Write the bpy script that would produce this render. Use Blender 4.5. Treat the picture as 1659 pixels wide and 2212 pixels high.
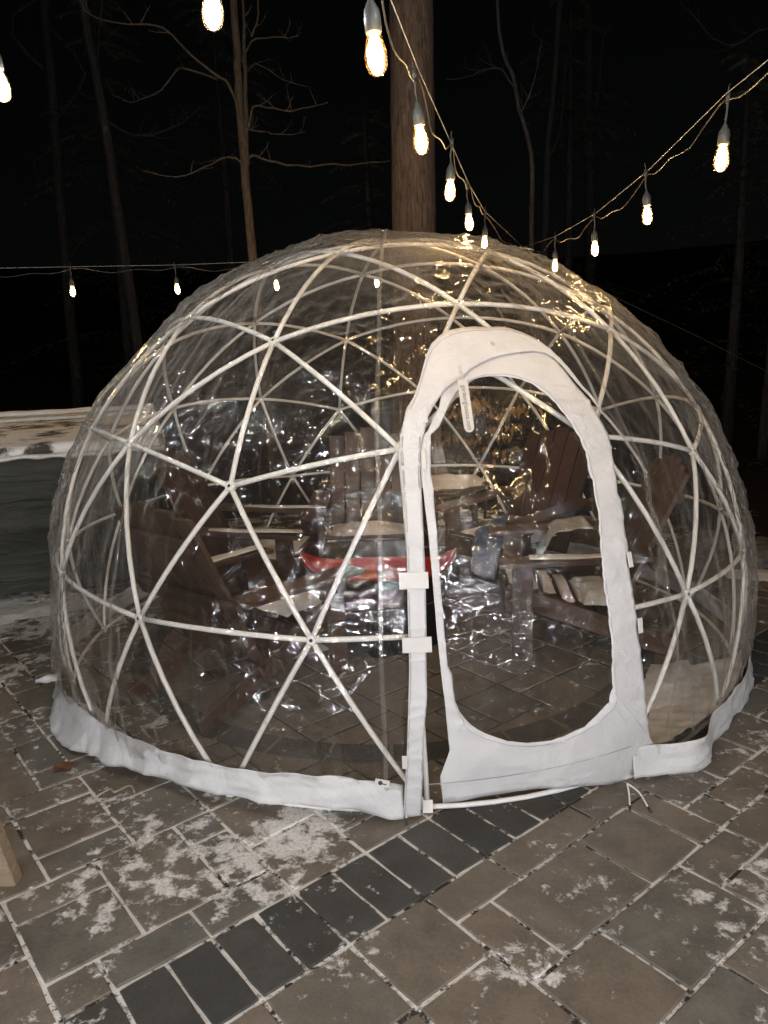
import bpy, bmesh, math, random, itertools
import numpy as np
from mathutils import Vector, Matrix, noise as mnoise

for o in list(bpy.data.objects):
    bpy.data.objects.remove(o, do_unlink=True)
SC = bpy.context.scene
COL = SC.collection
RAD = math.radians
random.seed(11)

# ---------------------------------------------------------------- camera
cam_d = bpy.data.cameras.new('camera')
cam = bpy.data.objects.new('camera', cam_d)
COL.objects.link(cam)
SC.camera = cam
CAM = Vector((0.0, -4.2177, 1.639))
_yaw, _pit, _rol = RAD(90.92), -0.219, -0.035
_f = Vector((math.cos(_pit) * math.cos(_yaw), math.cos(_pit) * math.sin(_yaw), math.sin(_pit)))
_r0 = Vector((math.sin(_yaw), -math.cos(_yaw), 0))
_u0 = _r0.cross(_f)
_r = math.cos(_rol) * _r0 + math.sin(_rol) * _u0
_u = _r.cross(_f)
cam.matrix_world = Matrix(((_r.x, _u.x, -_f.x, CAM.x), (_r.y, _u.y, -_f.y, CAM.y), (_r.z, _u.z, -_f.z, CAM.z), (0, 0, 0, 1)))
cam_d.sensor_fit = 'VERTICAL'
cam_d.sensor_height = 24
cam_d.lens = 12 * 1663 / 1106
cam_d.clip_end = 500
cam_d.clip_start = 0.02

# ---------------------------------------------------------------- night sky, faint moon
w = bpy.data.worlds.new('World')
SC.world = w
w.use_nodes = True
nt = w.node_tree
bg = nt.nodes['Background']
sky = nt.nodes.new('ShaderNodeTexSky')
sky.sky_type = 'NISHITA'
sky.sun_disc = False
sky.sun_elevation = RAD(22)
sky.sun_rotation = RAD(200)
hsv = nt.nodes.new('ShaderNodeHueSaturation')
hsv.inputs['Saturation'].default_value = 0.35
nt.links.new(sky.outputs[0], hsv.inputs['Color'])
nt.links.new(hsv.outputs[0], bg.inputs[0])
bg.inputs[1].default_value = 0.00028
sun_d = bpy.data.lights.new('moon', 'SUN')
sun_d.energy = 0.02
sun_d.angle = RAD(4)
sun_d.color = (0.8, 0.88, 1.0)
sun = bpy.data.objects.new('moon', sun_d)
COL.objects.link(sun)
sun.rotation_euler = (RAD(60), 0, RAD(-20))
SC.view_settings.view_transform = 'Standard'
SC.view_settings.look = 'None'
SC.view_settings.gamma = 1
SC.view_settings.exposure = 0.1
SC.view_settings.use_curve_mapping = False
cy = SC.cycles
cy.use_denoising = True
try:
    cy.denoiser = 'OPENIMAGEDENOISE'
    cy.denoising_input_passes = 'RGB_ALBEDO_NORMAL'
except Exception:
    pass
cy.max_bounces = 8
cy.diffuse_bounces = 3
cy.glossy_bounces = 3
cy.transmission_bounces = 4
cy.transparent_max_bounces = 32
cy.caustics_reflective = False
cy.caustics_refractive = False
cy.sample_clamp_indirect = 4
cy.use_light_tree = True
cy.use_adaptive_sampling = True
cy.adaptive_threshold = 0.03

# ---------------------------------------------------------------- helpers
def tag(o, label=None, cat=None, group=None, kind=None):
    if label: o['label'] = label
    if cat: o['category'] = cat
    if group: o['group'] = group
    if kind: o['kind'] = kind
    return o

def link(name, me, parent=None):
    o = bpy.data.objects.new(name, me)
    COL.objects.link(o)
    if parent: o.parent = parent
    return o

def empty(name, loc=(0, 0, 0), rz=0):
    o = bpy.data.objects.new(name, None)
    COL.objects.link(o)
    o.location = loc
    o.rotation_euler = (0, 0, rz)
    o.empty_display_size = 0.1
    return o

def mk(name, v, f, mat, parent=None, smooth=False):
    me = bpy.data.meshes.new(name)
    me.from_pydata([tuple(p) for p in v], [], [tuple(q) for q in f])
    if mat: me.materials.append(mat)
    if smooth:
        me.polygons.foreach_set('use_smooth', [True] * len(me.polygons))
    me.update()
    return link(name, me, parent)

class MB:
    def __init__(s): s.v = []; s.f = []
    def add(s, v, f):
        n = len(s.v); s.v += [tuple(p) for p in v]; s.f += [tuple(i + n for i in q) for q in f]; return s
    def box(s, c, d, M=None, ch=0.0):
        """box centred c, size d; ch chamfers the four long edges' top"""
        hx, hy, hz = d[0] / 2, d[1] / 2, d[2] / 2
        if ch <= 0:
            P = [(x, y, z) for z in (-hz, hz) for x, y in ((-hx, -hy), (hx, -hy), (hx, hy), (-hx, hy))]
            F = [(3, 2, 1, 0), (4, 5, 6, 7), (0, 1, 5, 4), (1, 2, 6, 5), (2, 3, 7, 6), (3, 0, 4, 7)]
        else:
            P = []
            for z, k in ((-hz, ch), (-hz + ch, 0), (hz - ch, 0), (hz, ch)):
                P += [(x * (hx - k), y * (hy - k), z) for x, y in ((-1, -1), (1, -1), (1, 1), (-1, 1))]
            F = [(3, 2, 1, 0), (12, 13, 14, 15)]
            for a in (0, 4, 8):
                for k in range(4):
                    F.append((a + k, a + (k + 1) % 4, a + 4 + (k + 1) % 4, a + 4 + k))
        if M is None: M = Matrix.Identity(3)
        P = [M @ Vector(p) + Vector(c) for p in P]
        return s.add(P, F)
    def tube(s, pts, rad, n=6, cap=True):
        pts = [Vector(p) for p in pts]
        m = len(pts)
        if not hasattr(rad, '__len__'): rad = [rad] * m
        base = len(s.v)
        t0 = (pts[1] - pts[0]).normalized()
        a = Vector((0, 0, 1)) if abs(t0.z) < .9 else Vector((1, 0, 0))
        nrm = (a - t0 * a.dot(t0)).normalized()
        for i, p in enumerate(pts):
            t = (pts[min(i + 1, m - 1)] - pts[max(i - 1, 0)]).normalized()
            nrm = (nrm - t * nrm.dot(t)).normalized()
            b = t.cross(nrm)
            for k in range(n):
                an = 2 * math.pi * k / n
                s.v.append(tuple(p + (nrm * math.cos(an) + b * math.sin(an)) * rad[i]))
        for i in range(m - 1):
            for k in range(n):
                k2 = (k + 1) % n
                s.f.append((base + i * n + k, base + i * n + k2, base + (i + 1) * n + k2, base + (i + 1) * n + k))
        if cap:
            s.f.append(tuple(base + k for k in reversed(range(n))))
            s.f.append(tuple(base + (m - 1) * n + k for k in range(n)))
        return s
    def lathe(s, prof, n=16, c=(0, 0, 0)):
        base = len(s.v)
        for r, z in prof:
            for k in range(n):
                a = 2 * math.pi * k / n
                s.v.append((c[0] + r * math.cos(a), c[1] + r * math.sin(a), c[2] + z))
        for i in range(len(prof) - 1):
            for k in range(n):
                k2 = (k + 1) % n
                s.f.append((base + i * n + k, base + i * n + k2, base + (i + 1) * n + k2, base + (i + 1) * n + k))
        s.f.append(tuple(base + k for k in reversed(range(n))))
        s.f.append(tuple(base + (len(prof) - 1) * n + k for k in range(n)))
        return s
    def build(s, name, mat, parent=None, smooth=False):
        return mk(name, s.v, s.f, mat, parent, smooth)

def smooth_path(pts, sub=4):
    P = [Vector(p) for p in pts]
    out = []
    for i in range(len(P) - 1):
        p0, p1, p2, p3 = P[max(i - 1, 0)], P[i], P[i + 1], P[min(i + 2, len(P) - 1)]
        for k in range(sub):
            t = k / sub
            out.append(0.5 * ((2 * p1) + (p2 - p0) * t + (2 * p0 - 5 * p1 + 4 * p2 - p3) * t * t + (3 * p1 - p0 - 3 * p2 + p3) * t ** 3))
    out.append(P[-1])
    return out

# ---------------------------------------------------------------- materials
class NT:
    def __init__(s, name):
        s.m = bpy.data.materials.new(name); s.m.use_nodes = True
        s.t = s.m.node_tree; s.t.nodes.clear()
        s.out = s.n('ShaderNodeOutputMaterial')
    def n(s, ty, **kw):
        nd = s.t.nodes.new(ty)
        for k, v in kw.items():
            if k.startswith('i_'):
                key = k[2:]
                key = int(key) if key.isdigit() else key.replace('_', ' ')
                nd.inputs[key].default_value = v
            else: setattr(nd, k, v)
        return nd
    def l(s, a, b): s.t.links.new(a, b); return s
    def math(s, op, a, b=None, clamp=False):
        nd = s.n('ShaderNodeMath', operation=op); nd.use_clamp = clamp
        for i, x in enumerate((a, b)):
            if x is None: continue
            if isinstance(x, (int, float)): nd.inputs[i].default_value = x
            else: s.l(x, nd.inputs[i])
        return nd.outputs[0]
    def noise(s, vec, scale, detail=4, rough=.55, dist=0.0):
        nd = s.n('ShaderNodeTexNoise', i_Scale=scale, i_Detail=detail, i_Roughness=rough, i_Distortion=dist)
        if vec is not None: s.l(vec, nd.inputs['Vector'])
        return nd.outputs[0]
    def ramp(s, fac, stops):
        nd = s.n('ShaderNodeValToRGB'); cr = nd.color_ramp
        while len(cr.elements) < len(stops): cr.elements.new(.5)
        for e, (p, c) in zip(cr.elements, stops):
            e.position = p; e.color = (*c, 1) if len(c) == 3 else c
        s.l(fac, nd.inputs[0]); return nd.outputs[0]
    def rng(s, v, a, b, c=0., d=1.):
        nd = s.n('ShaderNodeMapRange'); nd.clamp = True
        s.l(v, nd.inputs[0])
        for i, x in enumerate((a, b, c, d)): nd.inputs[i + 1].default_value = x
        return nd.outputs[0]
    def mapped(s, which='Object', scale=(1, 1, 1)):
        tc = s.n('ShaderNodeTexCoord'); mp = s.n('ShaderNodeMapping')
        mp.inputs['Scale'].default_value = scale
        s.l(tc.outputs[which], mp.inputs[0]); return mp.outputs[0]
    def mix(s, fac, a, b):
        nd = s.n('ShaderNodeMix', data_type='RGBA')
        if isinstance(fac, (int, float)): nd.inputs[0].default_value = fac
        else: s.l(fac, nd.inputs[0])
        for i, x in ((6, a), (7, b)):
            if isinstance(x, tuple): nd.inputs[i].default_value = (*x, 1)
            else: s.l(x, nd.inputs[i])
        return nd.outputs[2]
    def bump(s, h, strength=.3, dist=.01):
        nd = s.n('ShaderNodeBump', i_Strength=strength, i_Distance=dist)
        s.l(h, nd.inputs['Height']); return nd.outputs[0]
    def principled(s, col, rough=.6, bump=None, spec=.5, metal=0.):
        p = s.n('ShaderNodeBsdfPrincipled')
        p.inputs['Metallic'].default_value = metal
        p.inputs['Specular IOR Level'].default_value = spec
        if isinstance(col, tuple): p.inputs['Base Color'].default_value = (*col, 1)
        else: s.l(col, p.inputs['Base Color'])
        if isinstance(rough, (int, float)): p.inputs['Roughness'].default_value = rough
        else: s.l(rough, p.inputs['Roughness'])
        if bump is not None: s.l(bump, p.inputs['Normal'])
        s.l(p.outputs[0], s.out.inputs[0]); return s.m

def mat_plain(name, col, var=.15, rough=.6, scale=12., bump=.15, spec=.5, stretch=(1, 1, 1)):
    g = NT(name); v = g.mapped('Object', stretch)
    n = g.noise(v, scale, 5, .6)
    a = tuple(c * (1 - var) for c in col); b = tuple(min(1, c * (1 + var)) for c in col)
    c = g.ramp(n, [(.3, a), (.7, b)])
    return g.principled(c, rough, g.bump(n, bump, .006), spec)

M = {}
M['tube'] = mat_plain('white_tube_plastic', (.82, .81, .78), .05, .38, 30, .05)
M['fabric'] = (lambda: None)
def mat_fabric():
    g = NT('white_coated_fabric'); v = g.mapped('Object', (1, 1, 1))
    big = g.noise(v, 7, 4, .6, .9); fine = g.noise(v, 160, 2)
    c = g.ramp(big, [(.3, (.55, .55, .555)), (.7, (.63, .63, .63))])
    cre = g.math('ABSOLUTE', g.math('SUBTRACT', g.noise(v, 11, 3, .6, 1.4), .5))
    h = g.math('ADD', g.math('ADD', g.math('MULTIPLY', big, 1.0), g.math('MULTIPLY', cre, .7)), g.math('MULTIPLY', fine, .05))
    return g.principled(c, .5, g.bump(h, .45, .02), .35)
M['fabric'] = mat_fabric()

def mat_film(name, haze, rough=.078, tint=(.955, .95, .935), base=.017, crink=.42, sc=(15, 15, 8)):
    """clear PVC sheet: sees through, mirrors the lamps off its creases, milky where seen at a slant"""
    g = NT(name)
    lw = g.n('ShaderNodeLayerWeight', i_Blend=.5)
    frs = g.math('ADD', g.math('MULTIPLY', g.math('POWER', lw.outputs['Facing'], 5.0), .85), .10)
    tr = g.n('ShaderNodeBsdfTransparent'); tr.inputs[0].default_value = (*tint, 1)
    gl = g.n('ShaderNodeBsdfGlossy'); gl.inputs['Roughness'].default_value = rough
    gl.inputs[0].default_value = (1, 1, 1, 1)
    if crink:
        n = g.noise(g.mapped('Object', sc), 1.0, 2, .55, 1.6)
        rid = g.math('ABSOLUTE', g.math('SUBTRACT', n, .5))
        zone = g.rng(g.noise(g.mapped('Object', (2.3, 2.3, 1.9)), 1.0, 1), .30, .56, .25, 1.0)
        g.l(g.bump(g.math('MULTIPLY', rid, zone), crink, .035), gl.inputs['Normal'])
    hz = g.math('ADD', g.math('MULTIPLY', g.math('POWER', lw.outputs['Facing'], 3.4), haze), base)
    df = g.n('ShaderNodeBsdfDiffuse'); df.inputs[0].default_value = (.8, .79, .76, 1)
    tl = g.n('ShaderNodeBsdfTranslucent'); tl.inputs[0].default_value = (.8, .79, .76, 1)
    ad = g.n('ShaderNodeMixShader', i_0=.5); g.l(df.outputs[0], ad.inputs[1]); g.l(tl.outputs[0], ad.inputs[2])
    m1 = g.n('ShaderNodeMixShader'); g.l(hz, m1.inputs[0]); g.l(tr.outputs[0], m1.inputs[1]); g.l(ad.outputs[0], m1.inputs[2])
    m2 = g.n('ShaderNodeMixShader'); g.l(frs, m2.inputs[0]); g.l(m1.outputs[0], m2.inputs[1]); g.l(gl.outputs[0], m2.inputs[2])
    g.l(m2.outputs[0], g.out.inputs[0])
    return g.m
M['film'] = mat_film('clear_pvc_film', .72)
M['film_door'] = mat_film('clear_pvc_door_window', .3, sc=(17, 17, 13), crink=.42)
M['seam'] = mat_film('clear_pvc_seam', .9, .10, (.9, .89, .86), .13)

def mat_wood(name, col, rough=.65):
    g = NT(name); v = g.mapped('Object', (3, 30, 30)); n = g.noise(v, 1.5, 5, .6, .4)
    oi = g.n('ShaderNodeObjectInfo')
    c = g.ramp(n, [(.25, tuple(x * .65 for x in col)), (.75, tuple(x * 1.25 for x in col))])
    k = g.rng(oi.outputs['Random'], 0, 1, .8, 1.2)
    hs = g.n('ShaderNodeHueSaturation'); g.l(c, hs.inputs['Color']); g.l(k, hs.inputs['Value'])
    return g.principled(hs.outputs[0], rough, g.bump(n, .25, .004), .4)
M['chair'] = mat_wood('brown_painted_lumber', (.070, .037, .024), .5)
M['lumber'] = mat_wood('pale_pine_lumber', (.23, .175, .12), .7)
M['darkwood'] = mat_wood('dark_stained_wood', (.05, .035, .026), .5)

def mat_bark(name, col, scale=1.0, spots=0.):
    g = NT(name); v = g.mapped('Object', (14 * scale, 14 * scale, 2.2 * scale))
    n = g.noise(v, 1.6, 6, .65, .8)
    c = g.ramp(n, [(.3, tuple(x * .35 for x in col)), (.55, col), (.8, tuple(min(1, x * 1.6) for x in col))])
    if spots:
        sp = g.rng(g.noise(g.mapped('Object', (5, 5, 3)), 1.5, 5, .7), .60, .72)
        c = g.mix(g.math('MULTIPLY', sp, spots), c, (.34, .33, .28))
    return g.principled(c, .9, g.bump(n, .9, .03), .2)
M['bark'] = mat_bark('furrowed_bark', (.26, .185, .135), 1.6, .45)
M['bark_thin'] = mat_bark('young_bark', (.115, .088, .062), 2.2, .3)
M['bark_far'] = mat_bark('far_bark', (.035, .033, .033), 1.5, .2)

def mat_leaf(name, a, b, rough=.7):
    g = NT(name); oi = g.n('ShaderNodeNewGeometry')
    n = g.noise(oi.outputs['Position'], 8., 3)
    c = g.ramp(n, [(.3, a), (.7, b)])
    return g.principled(c, rough, None, .2)
M['needles'] = mat_leaf('hemlock_needles', (.030, .038, .026), (.075, .085, .055))
M['paleleaf'] = mat_leaf('bleached_leaf', (.30, .26, .20), (.45, .40, .32))
M['brownleaf'] = mat_leaf('rust_leaf', (.10, .05, .025), (.17, .085, .04))
M['dryleaf'] = mat_leaf('dry_beech_leaf', (.30, .17, .07), (.48, .30, .13))

def snow_nodes(g, thr_lo, thr_hi, spots, scale=2.4):
    geo = g.n('ShaderNodeNewGeometry'); P = geo.outputs['Position']
    n1 = g.noise(P, scale, 8, .72, .3); n2 = g.noise(P, 15, 6, .70, .25)
    s = g.math('ADD', g.math('MULTIPLY', n1, .52), g.math('MULTIPLY', n2, .48))
    for (x, y, r, a) in spots:
        d = g.n('ShaderNodeVectorMath', operation='DISTANCE'); g.l(P, d.inputs[0]); d.inputs[1].default_value = (x, y, 0)
        s = g.math('ADD', s, g.rng(d.outputs['Value'], 0, r, a, 0))
    return P, g.rng(s, thr_lo, thr_hi)
SPOTS = [(-.40, -1.86, .28, .13), (-.55, -2.02, .55, .075), (-.85, -2.3, .5, .05), (-1.5, -1.6, 1.1, .055), (-2.9, .6, 1.9, .16), (1.12, -2.2, .2, .12), (1.6, -1.9, .9, .06), (.35, -2.45, .6, .03), (.9, -2.6, .5, .04)]
def mat_paver(name, cols, snow=True, snowthr=(.568, .622)):
    g = NT(name); P, mask = snow_nodes(g, snowthr[0], snowthr[1], SPOTS)
    oi = g.n('ShaderNodeObjectInfo')
    n = g.noise(P, 7, 6, .65); fine = g.noise(P, 90, 3, .6)
    pick = g.ramp(oi.outputs['Random'], [(i / max(1, len(cols) - 1), c) for i, c in enumerate(cols)])
    hs = g.n('ShaderNodeHueSaturation'); g.l(pick, hs.inputs['Color'])
    g.l(g.rng(g.math('ADD', g.math('MULTIPLY', n, .7), g.math('MULTIPLY', fine, .3)), .3, .7, .58, 1.42), hs.inputs['Value'])
    c = g.mix(g.math('MULTIPLY', mask, g.rng(fine, .3, .6, .55, .98)), hs.outputs[0], (.74, .72, .69))
    h = g.math('ADD', g.math('MULTIPLY', fine, .25), g.math('ADD', g.math('MULTIPLY', n, .5), g.math('MULTIPLY', mask, .7)))
    return g.principled(c, .68, g.bump(h, .5, .008), .45)
M['paver'] = mat_paver('tumbled_brown_paver', [(.138, .115, .090), (.165, .136, .106), (.128, .115, .096), (.152, .130, .104), (.120, .115, .099), (.167, .132, .101)])
M['paver_dark'] = mat_paver('charcoal_paver', [(.048, .048, .045), (.062, .061, .056), (.042, .043, .041)], True, (.600, .64))
def mat_joint():
    g = NT('snowy_joint_sand'); geo = g.n('ShaderNodeNewGeometry'); P = geo.outputs['Position']
    s = g.math('ADD', g.math('MULTIPLY', g.noise(P, 5.5, 5, .7, .3), .6), g.math('MULTIPLY', g.noise(P, 38, 4, .7), .4))
    for (x, y, r, a) in [(-1.0, -2.0, 1.5, .10), (-2.9, .6, 1.9, .15), (.9, -2.5, 1.6, .06), (1.7, -1.8, 1.0, .06), (0, 0, 1.78, -.22)]:
        d = g.n('ShaderNodeVectorMath', operation='DISTANCE'); g.l(P, d.inputs[0]); d.inputs[1].default_value = (x, y, 0)
        s = g.math('ADD', s, g.rng(d.outputs['Value'], 0, r, a, 0) if a > 0 else g.rng(d.outputs['Value'], r - .25, r, a, 0))
    mask = g.rng(s, .495, .55)
    n = g.noise(P, 60, 4, .7)
    c = g.mix(mask, (.055, .047, .038), (.74, .72, .68))
    return g.principled(c, .85, g.bump(g.math('ADD', n, mask), .8, .008), .2)
M['joint'] = mat_joint()
def mat_snow():
    g = NT('old_snow'); v = g.mapped('Object'); n = g.noise(v, 14, 6, .7)
    c = g.ramp(n, [(.3, (.60, .58, .54)), (.7, (.80, .79, .76))])
    return g.principled(c, .8, g.bump(n, .6, .02), .3)
M['snow'] = mat_snow()
def mat_floor():
    g = NT('leaf_litter_with_snow'); P, mask = snow_nodes(g, .58, .62, [], 1.1)
    n = g.noise(P, 14, 6, .7)
    c = g.ramp(n, [(.3, (.012, .009, .006)), (.7, (.055, .04, .026))])
    c = g.mix(g.math('MULTIPLY', mask, .7), c, (.5, .49, .47))
    return g.principled(c, .95, g.bump(n, 1., .04), .1)
M['floor'] = mat_floor()
def mat_cover():
    g = NT('dark_weatherproof_cover'); v = g.mapped('Object', (1.2, 1.2, 5)); n = g.noise(v, 1.6, 4, .5, 1.0)
    fine = g.noise(g.mapped('Object', (1, 1, 1)), 200, 2)
    c = g.ramp(n, [(.3, (.024, .026, .020)), (.7, (.044, .046, .036))])
    return g.principled(c, .62, g.bump(g.math('ADD', n, g.math('MULTIPLY', fine, .03)), .5, .06), .35)
M['cover'] = mat_cover()
def mat_coversnow():
    g = NT('snow_dusted_cover'); v = g.mapped('Object', (1.0, 1.5, 1)); n = g.noise(v, 3.4, 7, .7, .4)
    mask = g.rng(n, .40, .50)
    c = g.mix(mask, (.07, .065, .056), (.82, .80, .76))
    return g.principled(c, .8, g.bump(g.math('ADD', mask, g.math('MULTIPLY', n, .5)), .7, .015), .3)
M['coversnow'] = mat_coversnow()
M['metal_black'] = mat_plain('black_steel', (.018, .018, .018), .3, .35, 20, .2)
M['black_plastic'] = mat_plain('black_sheet_plastic', (.012, .012, .013), .3, .32, 6, .3)
M['red'] = mat_plain('red_plastic', (.42, .03, .024), .12, .3, 10, .1)
M['blue'] = mat_plain('blue_tarp_fabric', (.055, .085, .17), .25, .6, 18, .4)
M['greyfab'] = mat_plain('pale_grey_sheet', (.42, .42, .40), .15, .5, 14, .4)
M['bag'] = mat_plain('white_woven_sack', (.62, .60, .56), .18, .65, 16, .5)
M['label'] = mat_plain('dark_label', (.05, .055, .05), .2, .6, 30, .1)
M['socket'] = mat_plain('dark_rubber_socket', (.045, .05, .048), .2, .5, 40, .1)
M['wire'] = mat_plain('dark_rubber_wire', (.045, .042, .038), .3, .5, 60, .1)
M['cable'] = mat_plain('steel_cable', (.45, .43, .38), .2, .35, 200, .3)
M['stitch'] = mat_plain('grey_stitching', (.40, .40, .41), .1, .7, 60, .0)
M['clip'] = mat_plain('white_clip_plastic', (.60, .59, .57), .03, .4, 30, .02)
M['hole'] = mat_plain('dark_hole', (.02, .02, .02), .1, .8, 30, .0)
M['ink'] = mat_plain('black_print', (.03, .03, .03), .1, .6, 30, .0)
M['tagclear'] = mat_plain('translucent_grey_tag', (.50, .48, .44), .05, .35, 30, .02)
M['rubble'] = mat_plain('grey_fieldstone', (.14, .13, .115), .4, .85, 9, .8)

def mat_emit(name, col, strength):
    g = NT(name); e = g.n('ShaderNodeEmission', i_Strength=strength); e.inputs[0].default_value = (*col, 1)
    g.l(e.outputs[0], g.out.inputs[0]); return g.m
M['warm'] = mat_emit('warm_filament_glow', (1.0, .64, .29), 330)
M['cool'] = mat_emit('cool_filament_glow', (.94, .96, 1.0), 700)
M['globe'] = mat_emit('fill_globe_glow', (.98, .97, 1.0), 3200)  # emission of the added fill lamps behind the viewer
def mat_glass(name, tint):
    g = NT(name)
    fr = g.n('ShaderNodeFresnel', i_IOR=1.45)
    tr = g.n('ShaderNodeBsdfTransparent'); tr.inputs[0].default_value = (*tint, 1)
    gl = g.n('ShaderNodeBsdfGlossy'); gl.inputs['Roughness'].default_value = .05
    m = g.n('ShaderNodeMixShader'); g.l(fr.outputs[0], m.inputs[0]); g.l(tr.outputs[0], m.inputs[1]); g.l(gl.outputs[0], m.inputs[2])
    g.l(m.outputs[0], g.out.inputs[0]); return g.m
def glow_rim_glass(tint):  # amber translucency put into the glass stands in for the glow round the bulb
    g = NT('bulb_glass')
    fr = g.n('ShaderNodeFresnel', i_IOR=1.45)
    tr = g.n('ShaderNodeBsdfTransparent'); tr.inputs[0].default_value = (1, .96, .88, 1)
    gl = g.n('ShaderNodeBsdfGlossy'); gl.inputs['Roughness'].default_value = .05
    tl = g.n('ShaderNodeBsdfTranslucent'); tl.inputs[0].default_value = (*tint, 1)
    m0 = g.n('ShaderNodeMixShader', i_0=.0075); g.l(tr.outputs[0], m0.inputs[1]); g.l(tl.outputs[0], m0.inputs[2])
    m = g.n('ShaderNodeMixShader'); g.l(fr.outputs[0], m.inputs[0]); g.l(m0.outputs[0], m.inputs[1]); g.l(gl.outputs[0], m.inputs[2])
    g.l(m.outputs[0], g.out.inputs[0]); return g.m
M['glass'] = glow_rim_glass((1, .55, .20))

# ================================================================ SETTING: forest floor and patio
def forest_floor():
    n = 70; v = []; f = []
    for i in range(n + 1):
        for j in range(n + 1):
            x = (i / n * 2 - 1); y = (j / n * 2 - 1)
            X = math.copysign(abs(x) ** 2.2, x) * 60; Y = math.copysign(abs(y) ** 2.2, y) * 60 + 1
            r = math.hypot(X + .3, Y + .8)
            k = min(1, max(0, (r - 3.4) / 1.5))
            z = -.075 + k * (mnoise.noise(Vector((X * .5, Y * .5, 0))) * .10 + .03 + max(0, r - 5) * .02 + max(0, r - 9) * .12)
            v.append((X, Y, min(z, 14)))
    for i in range(n):
        for j in range(n):
            a = i * (n + 1) + j
            f.append((a, a + n + 1, a + n + 2, a + 1))
    o = mk('forest_floor', v, f, M['floor'], None, True)
    tag(o, kind='structure')
forest_floor()

GA = RAD(39.9)
GU = Vector((math.cos(GA), math.sin(GA))); GW = Vector((-math.sin(GA), math.cos(GA)))
MU, MV, U0, V0 = .1393, .1412, -2.355, -1.4395
def gxy(i, j): return GU * (U0 + i * MU) + GW * (V0 + j * MV)
patio = empty('patio')
tag(patio, kind='structure')
def bed():
    v = [(0, -.5, -.0048)]; n = 64
    for k in range(n):
        a = 2 * math.pi * k / n; v.append((-.3 + 4.1 * math.cos(a), -.8 + 4.1 * math.sin(a) - (1.2 if math.sin(a) < 0 else 0), -.0048))
    mk('joint_sand', v, [(0, k + 1, (k + 1) % n + 1) for k in range(n)], M['joint'], patio)
bed()
occ = {}; pieces = []
def put(i0, j0, i1, j1, kind='n'):
    for i in range(i0, i1):
        for j in range(j0, j1):
            if (i, j) in occ: return False
    for i in range(i0, i1):
        for j in range(j0, j1): occ[i, j] = 1
    pieces.append((i0, j0, i1, j1, kind)); return True
for i in range(-14, 40): put(i, -2, i + 1, 0, 'd')
KNOWN = [(0, 0, 1, 1), (1, 0, 3, 1), (3, 0, 5, 1), (5, 0, 7, 2), (7, 0, 9, 1), (7, 1, 9, 3), (0, 1, 2, 3), (0, 3, 2, 4), (2, 1, 4, 4), (4, 1, 5, 3), (4, 3, 5, 4),
         (5, 2, 7, 4), (-2, 0, 0, 2), (-2, 2, 0, 4), (1, 4, 3, 5), (1, 5, 3, 7), (1, 7, 3, 8), (-1, 4, 1, 7), (3, 4, 5, 6), (3, 6, 5, 8), (5, 4, 7, 6), (2, 8, 4, 9), (2, 9, 3, 11), (3, 9, 5, 11),
         (0, 8, 2, 11), (3, 11, 5, 13), (1, 11, 3, 13), (3, 13, 5, 15), (1, 13, 3, 16), (3, -4, 5, -2), (5, -4, 7, -2), (7, -3, 9, -2), (9, -3, 12, -2), (12, -3, 14, -2), (7, -5, 8, -3),
         (8, -5, 11, -3), (11, -5, 13, -3), (13, -5, 14, -3), (14, -4, 16, -2), (16, -4, 18, -2), (14, -5, 15, -4), (15, -5, 17, -4), (17, -5, 19, -4), (18, -4, 20, -2),
         (7, -7, 9, -5), (9, -7, 12, -5), (12, -6, 14, -5), (12, -7, 13, -6), (13, -7, 15, -6), (8, -9, 10, -7), (10, -8, 12, -7), (5, -6, 7, -4), (3, -6, 5, -4), (14, -6, 16, -5), (20, -3, 22, -2)]
for q in KNOWN: put(*q)
RC = Vector((-.05, 0.0))
def inpatio(i0, j0, i1, j1):
    c = gxy((i0 + i1) / 2, (j0 + j1) / 2)
    return (c.x + .3) ** 2 + (c.y + .8) ** 2 < 3.55 ** 2 and c.y > -3.6
rnd = random.Random(5)
for j in range(-26, 44):
    for i in range(-26, 48):
        if (i, j) in occ: continue
        sizes = [(3, 2), (2, 3), (2, 2), (2, 2), (2, 1), (1, 2), (2, 1), (1, 1)]
        rnd.shuffle(sizes)
        sizes.append((1, 1))
        for a, b in sizes:
            if all((i + p, j + q) not in occ for p in range(a) for q in range(b)):
                if inpatio(i, j, i + a, j + b): put(i, j, i + a, j + b)
                else: occ[i, j] = 1
                break
pieces = [p for p in pieces if inpatio(*p[:4])]
def paver_geo(w, h, seed=0):
    """tumbled block: worn wavy edges, small chamfer"""
    g = .0057; t = .045; ch = .0035; m = 4
    out = []
    for (ax, ay), (bx, by) in (((-1, -1), (1, -1)), ((1, -1), (1, 1)), ((1, 1), (-1, 1)), ((-1, 1), (-1, -1))):
        for s in range(m): out.append((ax + (bx - ax) * s / m, ay + (by - ay) * s / m))
    P = []
    for z, k in ((-t, 0), (-ch, 0), (0, ch)):
        for sx, sy in out:
            x = sx * (w / 2 - g - k); y = sy * (h / 2 - g - k)
            d = mnoise.noise(Vector((x * 22, y * 22, seed * 3.7))) * .0042
            cr = .0012 if abs(sx) == 1 and abs(sy) == 1 else 0
            P.append((x - math.copysign(1, sx) * (cr + d * (abs(sx) == 1)), y - math.copysign(1, sy) * (cr + d * (abs(sy) == 1)), z))
    n = 4 * m
    F = [tuple(2 * n + k for k in range(n))]
    for a in (0, n):
        for k in range(n): F.append((a + k, a + (k + 1) % n, a + n + (k + 1) % n, a + n + k))
    return P, F
pm = {}
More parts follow.
